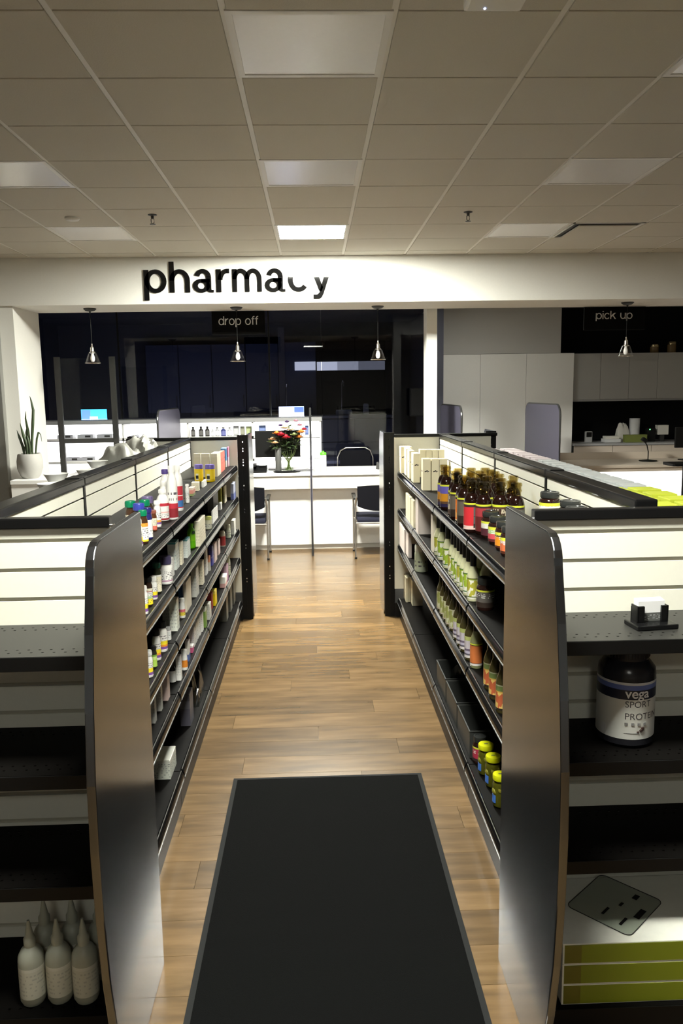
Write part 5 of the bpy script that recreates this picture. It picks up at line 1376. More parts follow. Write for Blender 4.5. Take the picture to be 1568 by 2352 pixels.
# sneeze guard on the counter at left
t = tag(empty('sneeze_guard', (-2.6, 9.30, CT)), 'grey posts holding a clear screen on the counter at left', 'screen')
for xx in (-2.905, -2.285):
    from_bm('post', bx(B(), xx+2.6-0.032, xx+2.6+0.032, -0.02, 0.02, 0.0005, 1.36, bev=0.003), M_DGREY, t)
from_bm('cross_rail', bx(B(), -2.873+2.6, -2.317+2.6, -0.015, 0.015, 0.385, 0.435, bev=0.002), M_DGREY, t)
from_bm('glass_pane', bx(B(), -2.873+2.6, -2.10+2.6, -0.031, -0.025, 0.435, 1.345), M_GLASSD, t)
for xx in (-2.905, -2.285):
    for zz in (0.7, 1.25):
        from_bm('clamp', lathe(B(), [(0.009, -0.038), (0.009, -0.020)], 10), M_CHROME, t, (xx+2.6, 0, zz), True, (0, 0, 0))

# ------------------------------------------------------------------ chairs
def chair(x, y, label):
    t = tag(empty('visitor_chair', (x, y, 0)), label, 'chair', 'visitor chairs at the counter')
    hw = 0.262
    for sx in (-1, 1):
        bm = B(); tube(bm, [(sx*hw, 0, 0.004), (sx*hw, -0.005, 0.35), (sx*hw, 0.0, 0.60), (sx*(hw-0.012), -0.03, 0.70)], 0.0125, 10)
        from_bm('rear_leg', bm, M_GREYM, t, smooth=True)
        bm = B(); tube(bm, [(sx*hw, 0.44, 0.004), (sx*hw, 0.43, 0.45), (sx*hw, 0.42, 0.66)], 0.0115, 10)
        from_bm('front_leg', bm, M_GREYM, t, smooth=True)
        bm = B(); bx(bm, sx*hw-0.022, sx*hw+0.022, -0.02, 0.46, 0.672, 0.690, bev=0.006)
        from_bm('armrest', bm, M_BLK, t)
        for yy in (0, 0.44):
            from_bm('foot_cap', lathe(B(), [(0.015, 0.0), (0.015, 0.016), (0.012, 0.02)], 10), M_BLK, t, (sx*hw, yy, 0), True)
    from_bm('seat_rail', tube(B(), [(-hw, 0.0, 0.405), (hw, 0.0, 0.405)], 0.010, 8), M_GREYM, t)
    from_bm('seat_rail', tube(B(), [(-hw, 0.43, 0.40), (hw, 0.43, 0.40)], 0.010, 8), M_GREYM, t)
    bm = B(); bx(bm, -0.245, 0.245, 0.0, 0.46, 0.412, 0.468, bev=0.022)
    from_bm('seat', bm, M_PADS, t, smooth=True)
    # backrest: curved lower edge, slightly bowed pad
    bm = B(); n = 14; rows = 6
    fr, bk = [], []
    for i in range(n+1):
        u = -1+2*i/n
        x_ = u*0.238
        zb = 0.545 + 0.055*(abs(u)**2.2)
        zt = 0.828 - 0.012*u*u
        fr.append([(x_, -0.028 - 0.03*(1-u*u)*0.5, zb+(zt-zb)*k/rows) for k in range(rows+1)])
        bk.append([(x_, 0.012 - 0.03*(1-u*u)*0.5, zb+(zt-zb)*k/rows) for k in range(rows+1)])
    vf = [[bm.verts.new(p) for p in c] for c in fr]; vb = [[bm.verts.new(p) for p in c] for c in bk]
    for i in range(n):
        for k in range(rows):
            bm.faces.new((vf[i][k], vf[i+1][k], vf[i+1][k+1], vf[i][k+1])); bm.faces.new((vb[i][k], vb[i][k+1], vb[i+1][k+1], vb[i+1][k]))
        bm.faces.new((vf[i][0], vb[i][0], vb[i+1][0], vf[i+1][0])); bm.faces.new((vf[i][rows], vf[i+1][rows], vb[i+1][rows], vb[i][rows]))
    for k in range(rows):
        bm.faces.new((vf[0][k], vf[0][k+1], vb[0][k+1], vb[0][k])); bm.faces.new((vf[n][k], vb[n][k], vb[n][k+1], vf[n][k+1]))
    from_bm('backrest', bm, M_PAD, t, smooth=True)
chair(-0.805, 8.79, 'black padded visitor chair left of the thin divider')
chair(0.700, 8.75, 'black padded visitor chair right of the thin divider')

# ------------------------------------------------------------------ things on the counter
t = tag(empty('desk_monitor', (-0.445, 9.66, CT)), 'black desk monitor seen from behind the flower vase', 'monitor')
from_bm('screen_shell', bx(B(), -0.272, 0.272, -0.018, 0.018, 0.155, 0.475, bev=0.006), M_BLK, t)
from_bm('stand_neck', bx(B(), -0.03, 0.03, 0.0, 0.025, 0.01, 0.20, bev=0.003), M_BLK, t)
from_bm('stand_foot', bx(B(), -0.12, 0.12, -0.06, 0.10, 0.0005, 0.012, bev=0.004), M_BLK, t)
t = tag(empty('desk_phone', (-0.655, 9.42, CT)), 'dark desk phone beside the black monitor', 'phone')
from_bm('base', prism(B(), [(-0.09, 0.0005), (0.09, 0.0005), (0.09, 0.075), (-0.09, 0.022)], 'x', -0.085, 0.085), M_BLK, t)
from_bm('handset', bx(B(), -0.08, -0.035, -0.075, 0.095, 0.07, 0.10, bev=0.01), M_BLK, t, (0, 0, 0))
from_bm('display', bx(B(), -0.01, 0.07, 0.02, 0.075, 0.072, 0.080, bev=0.001), mat('lcd_grey', (0.3, 0.32, 0.33), 0.3), t)
t = tag(empty('glass_vase', (-0.312, 9.46, CT)), 'clear glass vase with water holding the flower bouquet', 'vase')
from_bm('glass', lathe(B(), [(0.06, 0.0006), (0.062, 0.006), (0.058, 0.06), (0.070, 0.17), (0.074, 0.19), (0.070, 0.19), (0.066, 0.17), (0.054, 0.06), (0.05, 0.014)], 26, cap1=True), M_GLASS, t, smooth=True)
from_bm('water', lathe(B(), [(0.049, 0.015), (0.053, 0.06), (0.060, 0.125)], 22), glass('vase_water', (0.75, 0.8, 0.68), 0.02, 1.33), t, smooth=True)

def bloom(bm, c, r, seed, petals=9, layers=3):
    rn = random.Random(seed)
    c = Vector(c)
    for L_ in range(layers):
        k = petals - 2*L_
        for i in range(k):
            a = 2*PI*i/k + 0.5*L_ + rn.uniform(-.15, .15)
            out = Vector((math.cos(a), math.sin(a), 0)); side = Vector((-math.sin(a), math.cos(a), 0))
            R0 = r*(1-0.26*L_); up = r*(0.25+0.45*L_/max(1, layers-1))
            w = R0*0.52
            p0 = c + out*R0*0.12; p1 = c + out*R0*0.62 + Vector((0, 0, up*0.6)); p2 = c + out*R0*(1.0-0.25*L_) + Vector((0, 0, up))
            v = [bm.verts.new(q) for q in (p0-side*w*0.3, p0+side*w*0.3, p1+side*w, p2+side*w*0.55, p2-side*w*0.55, p1-side*w)]
            bm.faces.new((v[0], v[1], v[2], v[5])); bm.faces.new((v[5], v[2], v[3], v[4]))
    bmesh.ops.create_icosphere(bm, subdivisions=1, radius=r*0.30, matrix=Matrix.Translation(c+Vector((0, 0, r*0.25))))

def leaf(bm, p, d, ln, w):
    p = Vector(p); d = Vector(d).normalized(); s = d.cross(Vector((0, 0, 1)))
    if s.length < 1e-3: s = Vector((1, 0, 0))
    s.normalize(); up = s.cross(d)
    a = p; b = p+d*ln*0.45+up*ln*0.06; c = p+d*ln
    v = [bm.verts.new(q) for q in (a, b+s*w, c, b-s*w, b-up*w*0.3)]
    bm.faces.new((v[0], v[1], v[4])); bm.faces.new((v[1], v[2], v[4])); bm.faces.new((v[2], v[3], v[4])); bm.faces.new((v[3], v[0], v[4]))

FC = {'red': (0.45, 0.02, 0.04), 'orange': (0.80, 0.30, 0.06), 'peach': (0.82, 0.52, 0.32), 'cream': (0.82, 0.74, 0.56), 'pink': (0.65, 0.30, 0.38), 'purple': (0.13, 0.07, 0.20), 'green': (0.30, 0.36, 0.14)}
FL = [('red', (-0.075, -0.075, 0.36), 0.060), ('red', (-0.02, -0.10, 0.33), 0.058), ('orange', (-0.12, -0.06, 0.38), 0.05), ('peach', (-0.165, -0.03, 0.31), 0.05), ('cream', (-0.03, -0.03, 0.44), 0.062),
      ('cream', (0.03, -0.05, 0.42), 0.05), ('orange', (0.12, -0.04, 0.33), 0.05), ('orange', (0.145, -0.06, 0.39), 0.052), ('red', (0.175, 0.0, 0.42), 0.042), ('pink', (0.13, 0.03, 0.47), 0.040),
      ('pink', (0.09, 0.0, 0.52), 0.036), ('purple', (-0.08, 0.02, 0.47), 0.036), ('purple', (-0.01, 0.03, 0.51), 0.034), ('peach', (-0.14, -0.06, 0.27), 0.042), ('green', (0.07, -0.07, 0.36), 0.045), ('green', (-0.19, 0.0, 0.28), 0.045)]
cnt = {}
ORD = {'red': ['large red bloom at the left of the bouquet', 'red bloom low in the centre of the bouquet', 'small red bloom at the right edge of the bouquet'],
       'orange': ['orange bloom at upper left of the bouquet', 'orange bloom low at the right of the bouquet', 'orange bloom above the other at the right of the bouquet'],
       'peach': ['peach bloom at the left edge of the bouquet', 'small peach bloom lowest at the left of the bouquet'], 'cream': ['cream rose at the top of the bouquet', 'smaller cream rose right of the top cream rose'],
       'pink': ['pink bloom at upper right of the bouquet', 'pink bud rising highest at the right of the bouquet'], 'purple': ['dark purple bloom at upper left of the bouquet', 'dark purple bud at the very top of the bouquet'],
       'green': ['green bloom in the middle of the bouquet', 'pale green bloom at the far left of the bouquet']}
for i, (c, p, r) in enumerate(FL):
    k = cnt.get(c, 0); cnt[c] = k+1
    t = tag(empty('cut_flower', (-0.312, 9.46, CT+0.016)), ORD[c][k], 'flower', 'bouquet in the glass vase')
    p = (p[0]*1.08, p[1], p[2]+0.05); r *= 1.12
    bm = B(); bloom(bm, (p[0], p[1], p[2]), r, i)
    from_bm('bloom', bm, mat('petal_'+c, FC[c], 0.6, var=0.25, scale=25), t)
    a = 2*PI*i/len(FL)
    bm = B(); tube(bm, [(0.030*math.cos(a), 0.030*math.sin(a), 0.002), (0.012*math.cos(a+2), 0.012*math.sin(a+2), 0.10), (p[0]*0.35, p[1]*0.35, 0.18), (p[0]*0.9, p[1]*0.9, p[2]*0.93)], 0.0032, 5)
    st_ = from_bm('stem', bm, mat('stem_green', (0.07, 0.10, 0.025), 0.5), t)
    rn = random.Random(i+50)
    for q in range(6):
        bm = B(); f = rn.uniform(0.35, 0.93); base = (p[0]*f*0.85, p[1]*f*0.85, 0.16+(p[2]-0.18)*f)
        aa = rn.uniform(0, 6.28)
        leaf(bm, base, (math.cos(aa), math.sin(aa)*0.8-0.2, rn.uniform(-0.35, 0.35)), rn.uniform(0.08, 0.13), rn.uniform(0.024, 0.036))
        from_bm('leaf', bm, M_LEAF, t)

t = tag(empty('grey_canister', (-0.432, 9.40, CT)), 'grey upright canister just left of the glass vase', 'canister')
from_bm('body', lathe(B(), [(0.034, 0.0006), (0.036, 0.004), (0.036, 0.255), (0.032, 0.262)], 22), mat('mid_grey_plastic', (0.085, 0.085, 0.08), 0.4), t, smooth=True)
from_bm('lid', lathe(B(), [(0.037, 0.262), (0.037, 0.280), (0.033, 0.286), (0, 0.286)], 22), mat('mid_grey_plastic', (0.085, 0.085, 0.08), 0.4), t, smooth=True)
t = tag(empty('writing_tray', (-0.33, 9.32, CT)), 'black oval tray lying in front of the glass vase', 'tray')
from_bm('dish', lathe(B(), [(0.10, 0.0006), (0.125, 0.006), (0.13, 0.016), (0.124, 0.016), (0.10, 0.006), (0, 0.006)], 28, cap1=False, sx=1.25, sy=0.5), M_BLK, t, smooth=True)
t = tag(empty('loose_papers', (-0.17, 9.50, CT), 0.3), 'loose papers with dark edge right of the glass vase', 'papers')
for k in range(3):
    from_bm('sheet', bx(B(), -0.11, 0.11, -0.09, 0.07, 0.001+0.004*k, 0.004+0.004*k), (M_BLK, M_LETW, M_BLK)[k], t, (0.01*k, 0.008*k, 0), rot=(0, 0, 0.08*k))
t = tag(empty('sanitizer_dispenser', (0.026, 9.36, CT)), 'clear square sanitizer dispenser right of the thin divider', 'dispenser')
from_bm('box', bx(B(), -0.040, 0.040, -0.025, 0.025, 0.0005, 0.155, bev=0.006), mat('frost_plastic', (0.5, 0.54, 0.54), 0.25, trans=0.3), t)
from_bm('top_spout', bx(B(), -0.03, 0.03, -0.02, 0.02, 0.155, 0.168, bev=0.004), M_GREYT, t)
from_bm('round_mark', lathe(B(), [(0.016, -0.0268), (0.016, -0.0255)], 18), mat('mark_green_grey', (0.22, 0.30, 0.28), 0.4), t, (0, 0, 0.06), False, (PI/2, 0, 0))
t = tag(empty('wipes_bottle', (0.098, 9.41, CT)), 'white wipes canister with bright green lid on the counter', 'canister')
from_bm('body', lathe(B(), [(0.034, 0.0006), (0.037, 0.004), (0.037, 0.185), (0.034, 0.192)], 22), mat('wipes_white', (0.8, 0.8, 0.8), 0.35), t, smooth=True)
from_bm('lid', lathe(B(), [(0.038, 0.192), (0.038, 0.212), (0.032, 0.222), (0.014, 0.226), (0.010, 0.240), (0, 0.242)], 22), mat('wipes_green', (0.10, 0.55, 0.03), 0.35), t, smooth=True)
t = tag(empty('card_terminal', (0.80, 9.50, CT), 0.4), 'dark payment terminal on the counter beside the right chair', 'terminal')
from_bm('body', prism(B(), [(-0.09, 0.0005), (0.07, 0.0005), (0.05, 0.085), (0.02, 0.09), (-0.09, 0.028)], 'x', -0.045, 0.045), M_DGREY, t)
from_bm('screen', bx(B(), -0.036, 0.036, -0.03, 0.03, 0, 0.002), M_BLKG, t, (0, -0.005, 0.074), rot=(0.50, 0, 0))
from_bm('keypad', bx(B(), -0.034, 0.034, -0.02, 0.02, 0, 0.002), mat('keypad_grey', (0.2, 0.2, 0.2), 0.5), t, (0, -0.062, 0.046), rot=(0.50, 0, 0))
# staff chair behind the counter
t = tag(empty('staff_chair', (0.52, 10.25, 0)), 'black backed chair with chrome hoop behind the counter', 'chair')
hoop = [(-0.235, 0.03, 0.46), (-0.232, 0.0, 0.80), (-0.225, -0.02, 1.02), (-0.19, -0.03, 1.11), (-0.12, -0.03, 1.145), (0.12, -0.03, 1.145), (0.19, -0.03, 1.11), (0.225, -0.02, 1.02), (0.232, 0.0, 0.80), (0.235, 0.03, 0.46)]
from_bm('hoop_frame', tube(B(), hoop, 0.010, 10), M_CHROME, t, smooth=True)
from_bm('back_pad', bx(B(), -0.20, 0.20, -0.012, 0.008, 0.62, 1.11, bev=0.008), M_PAD, t)
from_bm('seat', bx(B(), -0.24, 0.24, 0.02, 0.46, 0.43, 0.48, bev=0.015), M_PAD, t)
from_bm('pedestal', lathe(B(), [(0.03, 0.05), (0.03, 0.43)], 12), M_CHROME, t, (0, 0.24, 0), True)
for k in range(5):
    a = 2*PI*k/5
    from_bm('star_leg', tube(B(), [(0, 0.24, 0.07), (0.28*math.cos(a), 0.24+0.28*math.sin(a), 0.045)], 0.016, 8), M_CHROME, t)
    from_bm('caster', lathe(B(), [(0.022, -0.012), (0.022, 0.012)], 12), M_BLK, t, (0.28*math.cos(a), 0.24+0.28*math.sin(a), 0.024), True, (PI/2, 0, a))

# ------------------------------------------------------------------ lit shelving behind the counter
LY0, LY1 = 10.42, 10.80
t = tag(empty('lit_shelving', (-1.7, LY0, 0)), 'backlit white shelving with grey top behind the service counter', 'shelving')
def lb_(nm, x0, x1, y0, y1, z0, z1, m_, bev=0.0):
    return from_bm(nm, bx(B(), x0+1.7, x1+1.7, y0-LY0, y1-LY0, z0, z1, bev=bev), m_, t)
lb_('worktop', -3.6, 0.10, LY0-0.03, LY1+0.05, 1.485, 1.535, M_GREYT, 0.003)
lb_('backlit_panel', -3.6, 0.07, LY1-0.01, LY1, 0.5, 1.484, emit('niche_backlight', (1.0, 0.98, 0.97), NICHE))
for z in (1.275, 0.98, 0.68):
    lb_('shelf_board', -3.6, 0.07, LY0, LY1-0.012, z, z+0.028, M_WHITE)
for xx in (-3.58, -2.472, -1.637, -0.803, 0.078):
    lb_('partition', xx-0.011, xx+0.011, LY0, LY1-0.012, 0.0, 1.484, M_WHITE if xx != 0.078 else M_WHITE)
lb_('shelf_edge', -3.6, 0.07, LY0-0.004, LY0, 1.268, 1.276, M_DGREY)
# goods in the niche
def niche_bottle(x, st, h, r, label, grp):
    t = tag(empty('niche_bottle', (x, 10.56, 1.3035)), label, 'bottle', grp)
    col, cap = st
    from_bm('body', lathe(B(), [(0.9*r, 0.0003), (r, 0.004), (r, 0.62*h), (0.85*r, 0.70*h), (0.42*r, 0.78*h), (0.42*r, 0.84*h)], 14), mat('nb_%s' % label[:14], col, 0.3), t, smooth=True)
    from_bm('cap', lathe(B(), [(0.5*r, 0.82*h), (0.5*r, 0.98*h), (0.44*r, h), (0, h)], 12), mat('nbc_%s' % label[:14], cap, 0.4), t, smooth=True)
    from_bm('label_wrap', lathe(B(), [(1.02*r, 0.12*h), (1.02*r, 0.55*h)], 14, cap0=False, cap1=False), mat('nbl_%s' % label[:14], [min(1, c*1.6+0.1) for c in col], 0.5), t, smooth=True)
DKB = ((0.03, 0.028, 0.025), (0.02, 0.02, 0.02)); CLR = ((0.55, 0.56, 0.58), (0.5, 0.5, 0.52)); NVY = ((0.05, 0.06, 0.22), (0.6, 0.6, 0.62))
niche_bottle(-1.818, ((0.5, 0.5, 0.52), (0.03, 0.03, 0.03)), 0.15, 0.022, 'slim tube with black stopper in the lit niche', 'bottles in the lit niche')
niche_bottle(-1.59, DKB, 0.125, 0.026, 'left dark bottle in the lit niche', 'bottles in the lit niche')
niche_bottle(-1.487, DKB, 0.13, 0.030, 'middle dark bottle in the lit niche', 'bottles in the lit niche')
niche_bottle(-1.405, DKB, 0.13, 0.030, 'right dark bottle in the lit niche', 'bottles in the lit niche')
niche_bottle(-1.335, CLR, 0.095, 0.020, 'smallest clear bottle in the lit niche', 'bottles in the lit niche')
niche_bottle(-1.275, CLR, 0.12, 0.028, 'clear round bottle left of the navy bottle in the lit niche', 'bottles in the lit niche')
niche_bottle(-1.195, NVY, 0.12, 0.034, 'navy labelled bottle in the lit niche', 'bottles in the lit niche')
niche_bottle(-1.115, CLR, 0.115, 0.030, 'clear round bottle right of the navy bottle in the lit niche', 'bottles in the lit niche')
for x, w, h, c, l in ((-1.03, 0.07, 0.13, (0.42, 0.43, 0.44), 'grey patterned carton in the lit niche'), (-0.945, 0.055, 0.12, (0.22, 0.22, 0.16), 'dark olive carton by the niche partition'), (-0.862, 0.07, 0.12, (0.30, 0.34, 0.16), 'mossy green carton by the niche partition'),
                      (-0.685, 0.09, 0.13, (0.12, 0.17, 0.36), 'slate blue carton in the niche above the monitor'), (-0.10, 0.045, 0.12, (0.10, 0.15, 0.36), 'narrow blue carton in the niche right of the flowers')):
    t = tag(empty('niche_carton', (x, 10.58, 1.3035)), l, 'carton', 'cartons in the lit niche')
    from_bm('carton_body', bx(B(), -w/2, w/2, -0.03, 0.03, 0.0003, h, bev=0.0015), mat('nc_'+l[:10], c, 0.5, var=0.2, scale=60), t)
    from_bm('front_label', bx(B(), -w*0.36, w*0.36, -0.0308, -0.0295, h*0.2, h*0.72), mat('ncl_'+l[:10], [min(1, q*1.4+0.05) for q in c], 0.5), t)
for k, (x, z) in enumerate(((-3.25, 1.3035), (-2.99, 1.3035), (-2.74, 1.3035), (-3.18, 1.0085), (-2.98, 1.0085))):
    t = tag(empty('grey_tray', (x, 10.60, z)), 'small grey tray in the lit shelving at far left, %s' % ('upper left', 'upper middle', 'upper right', 'lower left', 'lower right')[k], 'tray', 'trays in the lit shelving')
    bm = B(); bx(bm, -0.10, 0.10, -0.07, 0.07, 0.0004, 0.006); bx(bm, -0.10, 0.10, -0.07, -0.064, 0.006, 0.045); bx(bm, -0.10, 0.10, 0.064, 0.07, 0.006, 0.045); bx(bm, -0.10, -0.094, -0.064, 0.064, 0.006, 0.045); bx(bm, 0.094, 0.10, -0.064, 0.064, 0.006, 0.045)
    from_bm('tray_body', bm, mat('tray_grey', (0.42, 0.42, 0.46), 0.4), t)
    from_bm('tray_label', bx(B(), 0.0, 0.07, -0.0715, -0.0695, 0.012, 0.036), M_DGREY, t)

# ------------------------------------------------------------------ dark dispensary behind tinted glass
gw = tag(empty('glass_partition', (-1.4, 10.92, 0)), 'dark tinted glass partition above and beside the lit shelving', 'partition')
for x0, x1, z0 in ((-4.18, -2.60, 1.54), (-2.575, -0.60, 1.54), (-0.575, 0.11, 1.54), (0.115, 1.63, 0.0)):
    from_bm('pane', bx(B(), x0+1.4, x1+1.4, -0.005, 0.005, z0, 2.99), M_TINT, gw)
for x0 in (-2.5875, -0.5875):
    from_bm('mullion', bx(B(), x0+1.4-0.011, x0+1.4+0.011, -0.012, 0.012, 1.54, 2.99), M_BLK, gw)

def mon(x, y, z0, w, h, scr, label, parts):
    t = tag(empty('lit_monitor', (x, y, 0)), label, 'monitor', None)
    from_bm('shell', bx(B(), -w/2-0.012, w/2+0.012, -0.012, 0.02, z0-0.012, z0+h+0.012, bev=0.004), M_BLK, t)
    from_bm('stand', bx(B(), -0.03, 0.03, 0.0, 0.03, 0.905, z0, bev=0.003), M_BLK, t)
    from_bm('foot', bx(B(), -0.11, 0.11, -0.06, 0.10, 0.901, 0.912, bev=0.003), M_BLK, t)
    from_bm('display', bx(B(), -w/2, w/2, -0.0135, -0.0118, z0, z0+h), scr, t)
    for (a, b, c, d, m_) in parts:
        from_bm('window_tile', bx(B(), a, b, -0.0142, -0.0132, z0+c, z0+d), m_, t)
mon(-3.062, 11.3, 1.43, 0.355, 0.235, emit('screen_cyan', (0.0, 0.62, 1.0), SCREEN), 'monitor with cyan blue screen at far left', [(-0.06, 0.05, 0.09, 0.135, emit('screen_white', (0.8, 0.9, 1.0), SCREEN*1.2)), (-0.172, -0.05, 0.01, 0.225, emit('screen_pale', (0.10, 0.30, 0.85), SCREEN))])
mon(-0.317, 11.3, 1.43, 0.352, 0.232, emit('screen_white', (0.8, 0.9, 1.0), SCREEN*1.2), 'monitor with white and blue screen near the centre', [(0.04, 0.172, 0.15, 0.225, emit('screen_blue', (0.06, 0.16, 0.95), SCREEN))])
t = tag(empty('work_bench', (-1.4, 11.2, 0)), 'dark bench carrying the two lit monitors behind the shelving', 'bench')
from_bm('bench_top', bx(B(), -2.2, 1.75, -0.05, 0.65, 0.86, 0.90, bev=0.003), M_GREYT, t)
for a, b in ((-2.2, -0.9), (-0.895, 0.4), (0.405, 1.75)):
    from_bm('bench_cabinet', bx(B(), a, b, 0.0, 0.62, 0.0, 0.859), mat('dark_cabinet', (0.10, 0.10, 0.12), 0.5), t)
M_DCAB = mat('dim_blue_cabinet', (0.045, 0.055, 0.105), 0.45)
for k, (x0, x1) in enumerate(((-2.72, -2.20), (-2.19, -1.66), (-1.65, -1.11), (-1.10, -0.57))):
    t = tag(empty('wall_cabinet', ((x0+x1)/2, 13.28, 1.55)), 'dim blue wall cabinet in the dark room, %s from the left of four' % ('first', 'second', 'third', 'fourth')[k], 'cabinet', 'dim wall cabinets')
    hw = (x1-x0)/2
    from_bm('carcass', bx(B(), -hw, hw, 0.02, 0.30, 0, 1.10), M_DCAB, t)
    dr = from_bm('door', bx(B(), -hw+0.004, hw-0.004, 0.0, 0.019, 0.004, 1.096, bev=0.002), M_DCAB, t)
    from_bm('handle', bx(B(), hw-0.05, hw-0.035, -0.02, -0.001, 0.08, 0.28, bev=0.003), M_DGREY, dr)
t = tag(empty('tall_dark_unit', (0.61, 13.1, 0)), 'black tall unit with a glowing strip across it in the dark room', 'cabinet')
from_bm('carcass', bx(B(), -0.56, 0.56, 0, 0.48, 0, 2.67), M_BLACKW, t)
from_bm('upper_doors', bx(B(), -0.55, 0.55, -0.018, -0.001, 1.55, 2.65), M_BLACKW, t)
for q, (a, b, e) in enumerate(((-0.55, -0.22, 1.5), (-0.22, 0.12, 0.7), (0.12, 0.55, 0.22))):  # bright band built from emission, weaker segment by segment to the right
    from_bm('emissive_strip', bx(B(), a, b, -0.03, -0.019, 2.20, 2.34), emit('emissive_strip_%d' % q, (1.0, 1.0, 0.9), e), t)
t = tag(empty('glazed_partition', (-0.20, 13.2, 0)), 'dark glazed partition with glowing strip beside the black unit', 'partition')
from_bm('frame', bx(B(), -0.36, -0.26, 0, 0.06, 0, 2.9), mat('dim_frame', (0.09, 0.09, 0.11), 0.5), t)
from_bm('pane', bx(B(), -0.26, 0.24, 0.02, 0.03, 0.9, 2.66), M_DCAB, t)
from_bm('emissive_strip', bx(B(), -0.10, 0.24, 0.0, 0.018, 2.21, 2.35), emit('emissive_strip_0', (1.0, 1.0, 0.9), 1.5), t)  # same emissive band continued across the pane
for x, h, l in ((-0.42, 0.50, 'thin chrome gooseneck tap rising behind the white screen'), (0.43, 0.52, 'thin chrome gooseneck tap in front of the black unit')):
    t = tag(empty('gooseneck_tap', (x, 12.4, 1.50)), l, 'tap', 'gooseneck taps')
    bm = B(); tube(bm, [(0, 0, 0.0005), (0, 0, h-0.06), (0.01, -0.02, h-0.01), (0.02, -0.06, h), (0.03, -0.10, h-0.03), (0.03, -0.11, h-0.08)], 0.008, 8)
    from_bm('spout', bm, M_CHROME, t, smooth=True)
    from_bm('base', lathe(B(), [(0.022, 0.0003), (0.02, 0.02), (0.012, 0.03)], 14), M_CHROME, t, smooth=True)
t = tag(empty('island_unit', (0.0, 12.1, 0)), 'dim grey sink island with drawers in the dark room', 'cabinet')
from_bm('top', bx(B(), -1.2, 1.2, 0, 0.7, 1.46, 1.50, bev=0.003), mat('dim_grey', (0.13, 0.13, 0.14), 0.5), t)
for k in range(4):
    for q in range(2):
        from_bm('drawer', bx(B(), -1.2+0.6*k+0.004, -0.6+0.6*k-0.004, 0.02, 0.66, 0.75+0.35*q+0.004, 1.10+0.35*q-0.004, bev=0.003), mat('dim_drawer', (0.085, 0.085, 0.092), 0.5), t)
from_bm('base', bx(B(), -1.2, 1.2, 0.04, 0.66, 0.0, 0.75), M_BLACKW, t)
for x, w, h, l in ((0.46, 0.25, 0.07, 'pale low device on the island in the dark room'), (0.80, 0.08, 0.16, 'small pale jar on the island in the dark room')):
    t = tag(empty('bench_device', (x, 12.35, 1.5005)), l, 'device')
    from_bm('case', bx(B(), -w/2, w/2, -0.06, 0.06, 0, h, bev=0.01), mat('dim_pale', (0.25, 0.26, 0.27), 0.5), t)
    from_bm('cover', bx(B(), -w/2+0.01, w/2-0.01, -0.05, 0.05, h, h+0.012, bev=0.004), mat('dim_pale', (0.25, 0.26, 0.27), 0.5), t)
t = tag(empty('wall_box', (1.40, 10.7, 1.52)), 'black wall box at the right edge of the dark opening', 'box')
from_bm('case', bx(B(), -0.115, 0.115, 0, 0.10, 0, 0.37, bev=0.006), M_BLACKW, t)
from_bm('face', bx(B(), -0.10, 0.10, -0.004, -0.0005, 0.015, 0.355, bev=0.001), M_BLKG, t)

# ------------------------------------------------------------------ ledge and potted plant at left
t = tag(empty('side_ledge', (-2.62, 8.0, 0)), 'white ledge carrying the potted plant at left', 'ledge')
from_bm('cabinet', bx(B(), -0.335, 0.32, -0.20, 0.18, 0, 1.01), M_WHITE, t)
from_bm('top', bx(B(), -0.338, 0.33, -0.215, 0.185, 1.01, 1.05, bev=0.003), M_WHITE, t)
t = tag(empty('plant_pot', (-2.83, 8.0, 1.0505)), 'rounded grey-white plant pot on the ledge at left', 'pot')
from_bm('pot_body', lathe(B(), [(0.075, 0.0004), (0.098, 0.03), (0.122, 0.10), (0.124, 0.17), (0.112, 0.235), (0.104, 0.245), (0.098, 0.235), (0.100, 0.20)], 30, cap1=False), M_POT, t, smooth=True)
from_bm('soil', lathe(B(), [(0.100, 0.205), (0.06, 0.215), (0, 0.218)], 24), mat('soil', (0.03, 0.022, 0.015), 0.9, var=0.4), t)
t = tag(empty('snake_plant', (-2.83, 8.0, 1.0505+0.21)), 'snake plant with dark upright leaves in the pot at left', 'plant')
def blade(p0, pts, w, tw):
    """thick folded blade along a curve"""
    bm = B(); n = len(pts); rows = []
    for i, p in enumerate(pts):
        f = i/(n-1)
        ww = w*(0.55+1.3*f*(1-f)*1.6) * (1-f**4)
        if i == n-1: ww = 0.001
        a = tw*f
        s = Vector((math.cos(a), math.sin(a), 0)); d = Vector((-math.sin(a), math.cos(a), 0))
        P = Vector(p)
        rows.append([bm.verts.new(P-s*ww), bm.verts.new(P-d*ww*0.35-d*0.002), bm.verts.new(P+s*ww), bm.verts.new(P-d*ww*0.2+d*0.003)])
    for a, b in zip(rows, rows[1:]):
        for k in range(4):
            bm.faces.new((a[k], a[(k+1) % 4], b[(k+1) % 4], b[k]))
    bm.faces.new(rows[0][::-1]); bm.faces.new(rows[-1])
    return from_bm('leaf', bm, M_LEAF, t, smooth=True)
blade(0, [(0.03, 0, 0), (0.035, 0, 0.15), (0.055, 0, 0.32), (0.07, 0, 0.46), (0.055, 0, 0.56), (0.045, 0, 0.60)], 0.014, 0.6)
blade(0, [(0.0, 0.01, 0), (0.005, 0.01, 0.12), (0.0, 0.01, 0.26), (-0.015, 0.01, 0.38), (-0.005, 0.01, 0.45)], 0.016, -0.5)
blade(0, [(-0.02, -0.01, 0), (-0.02, -0.01, 0.12), (-0.045, -0.01, 0.24), (-0.065, -0.01, 0.34)], 0.017, 0.8)
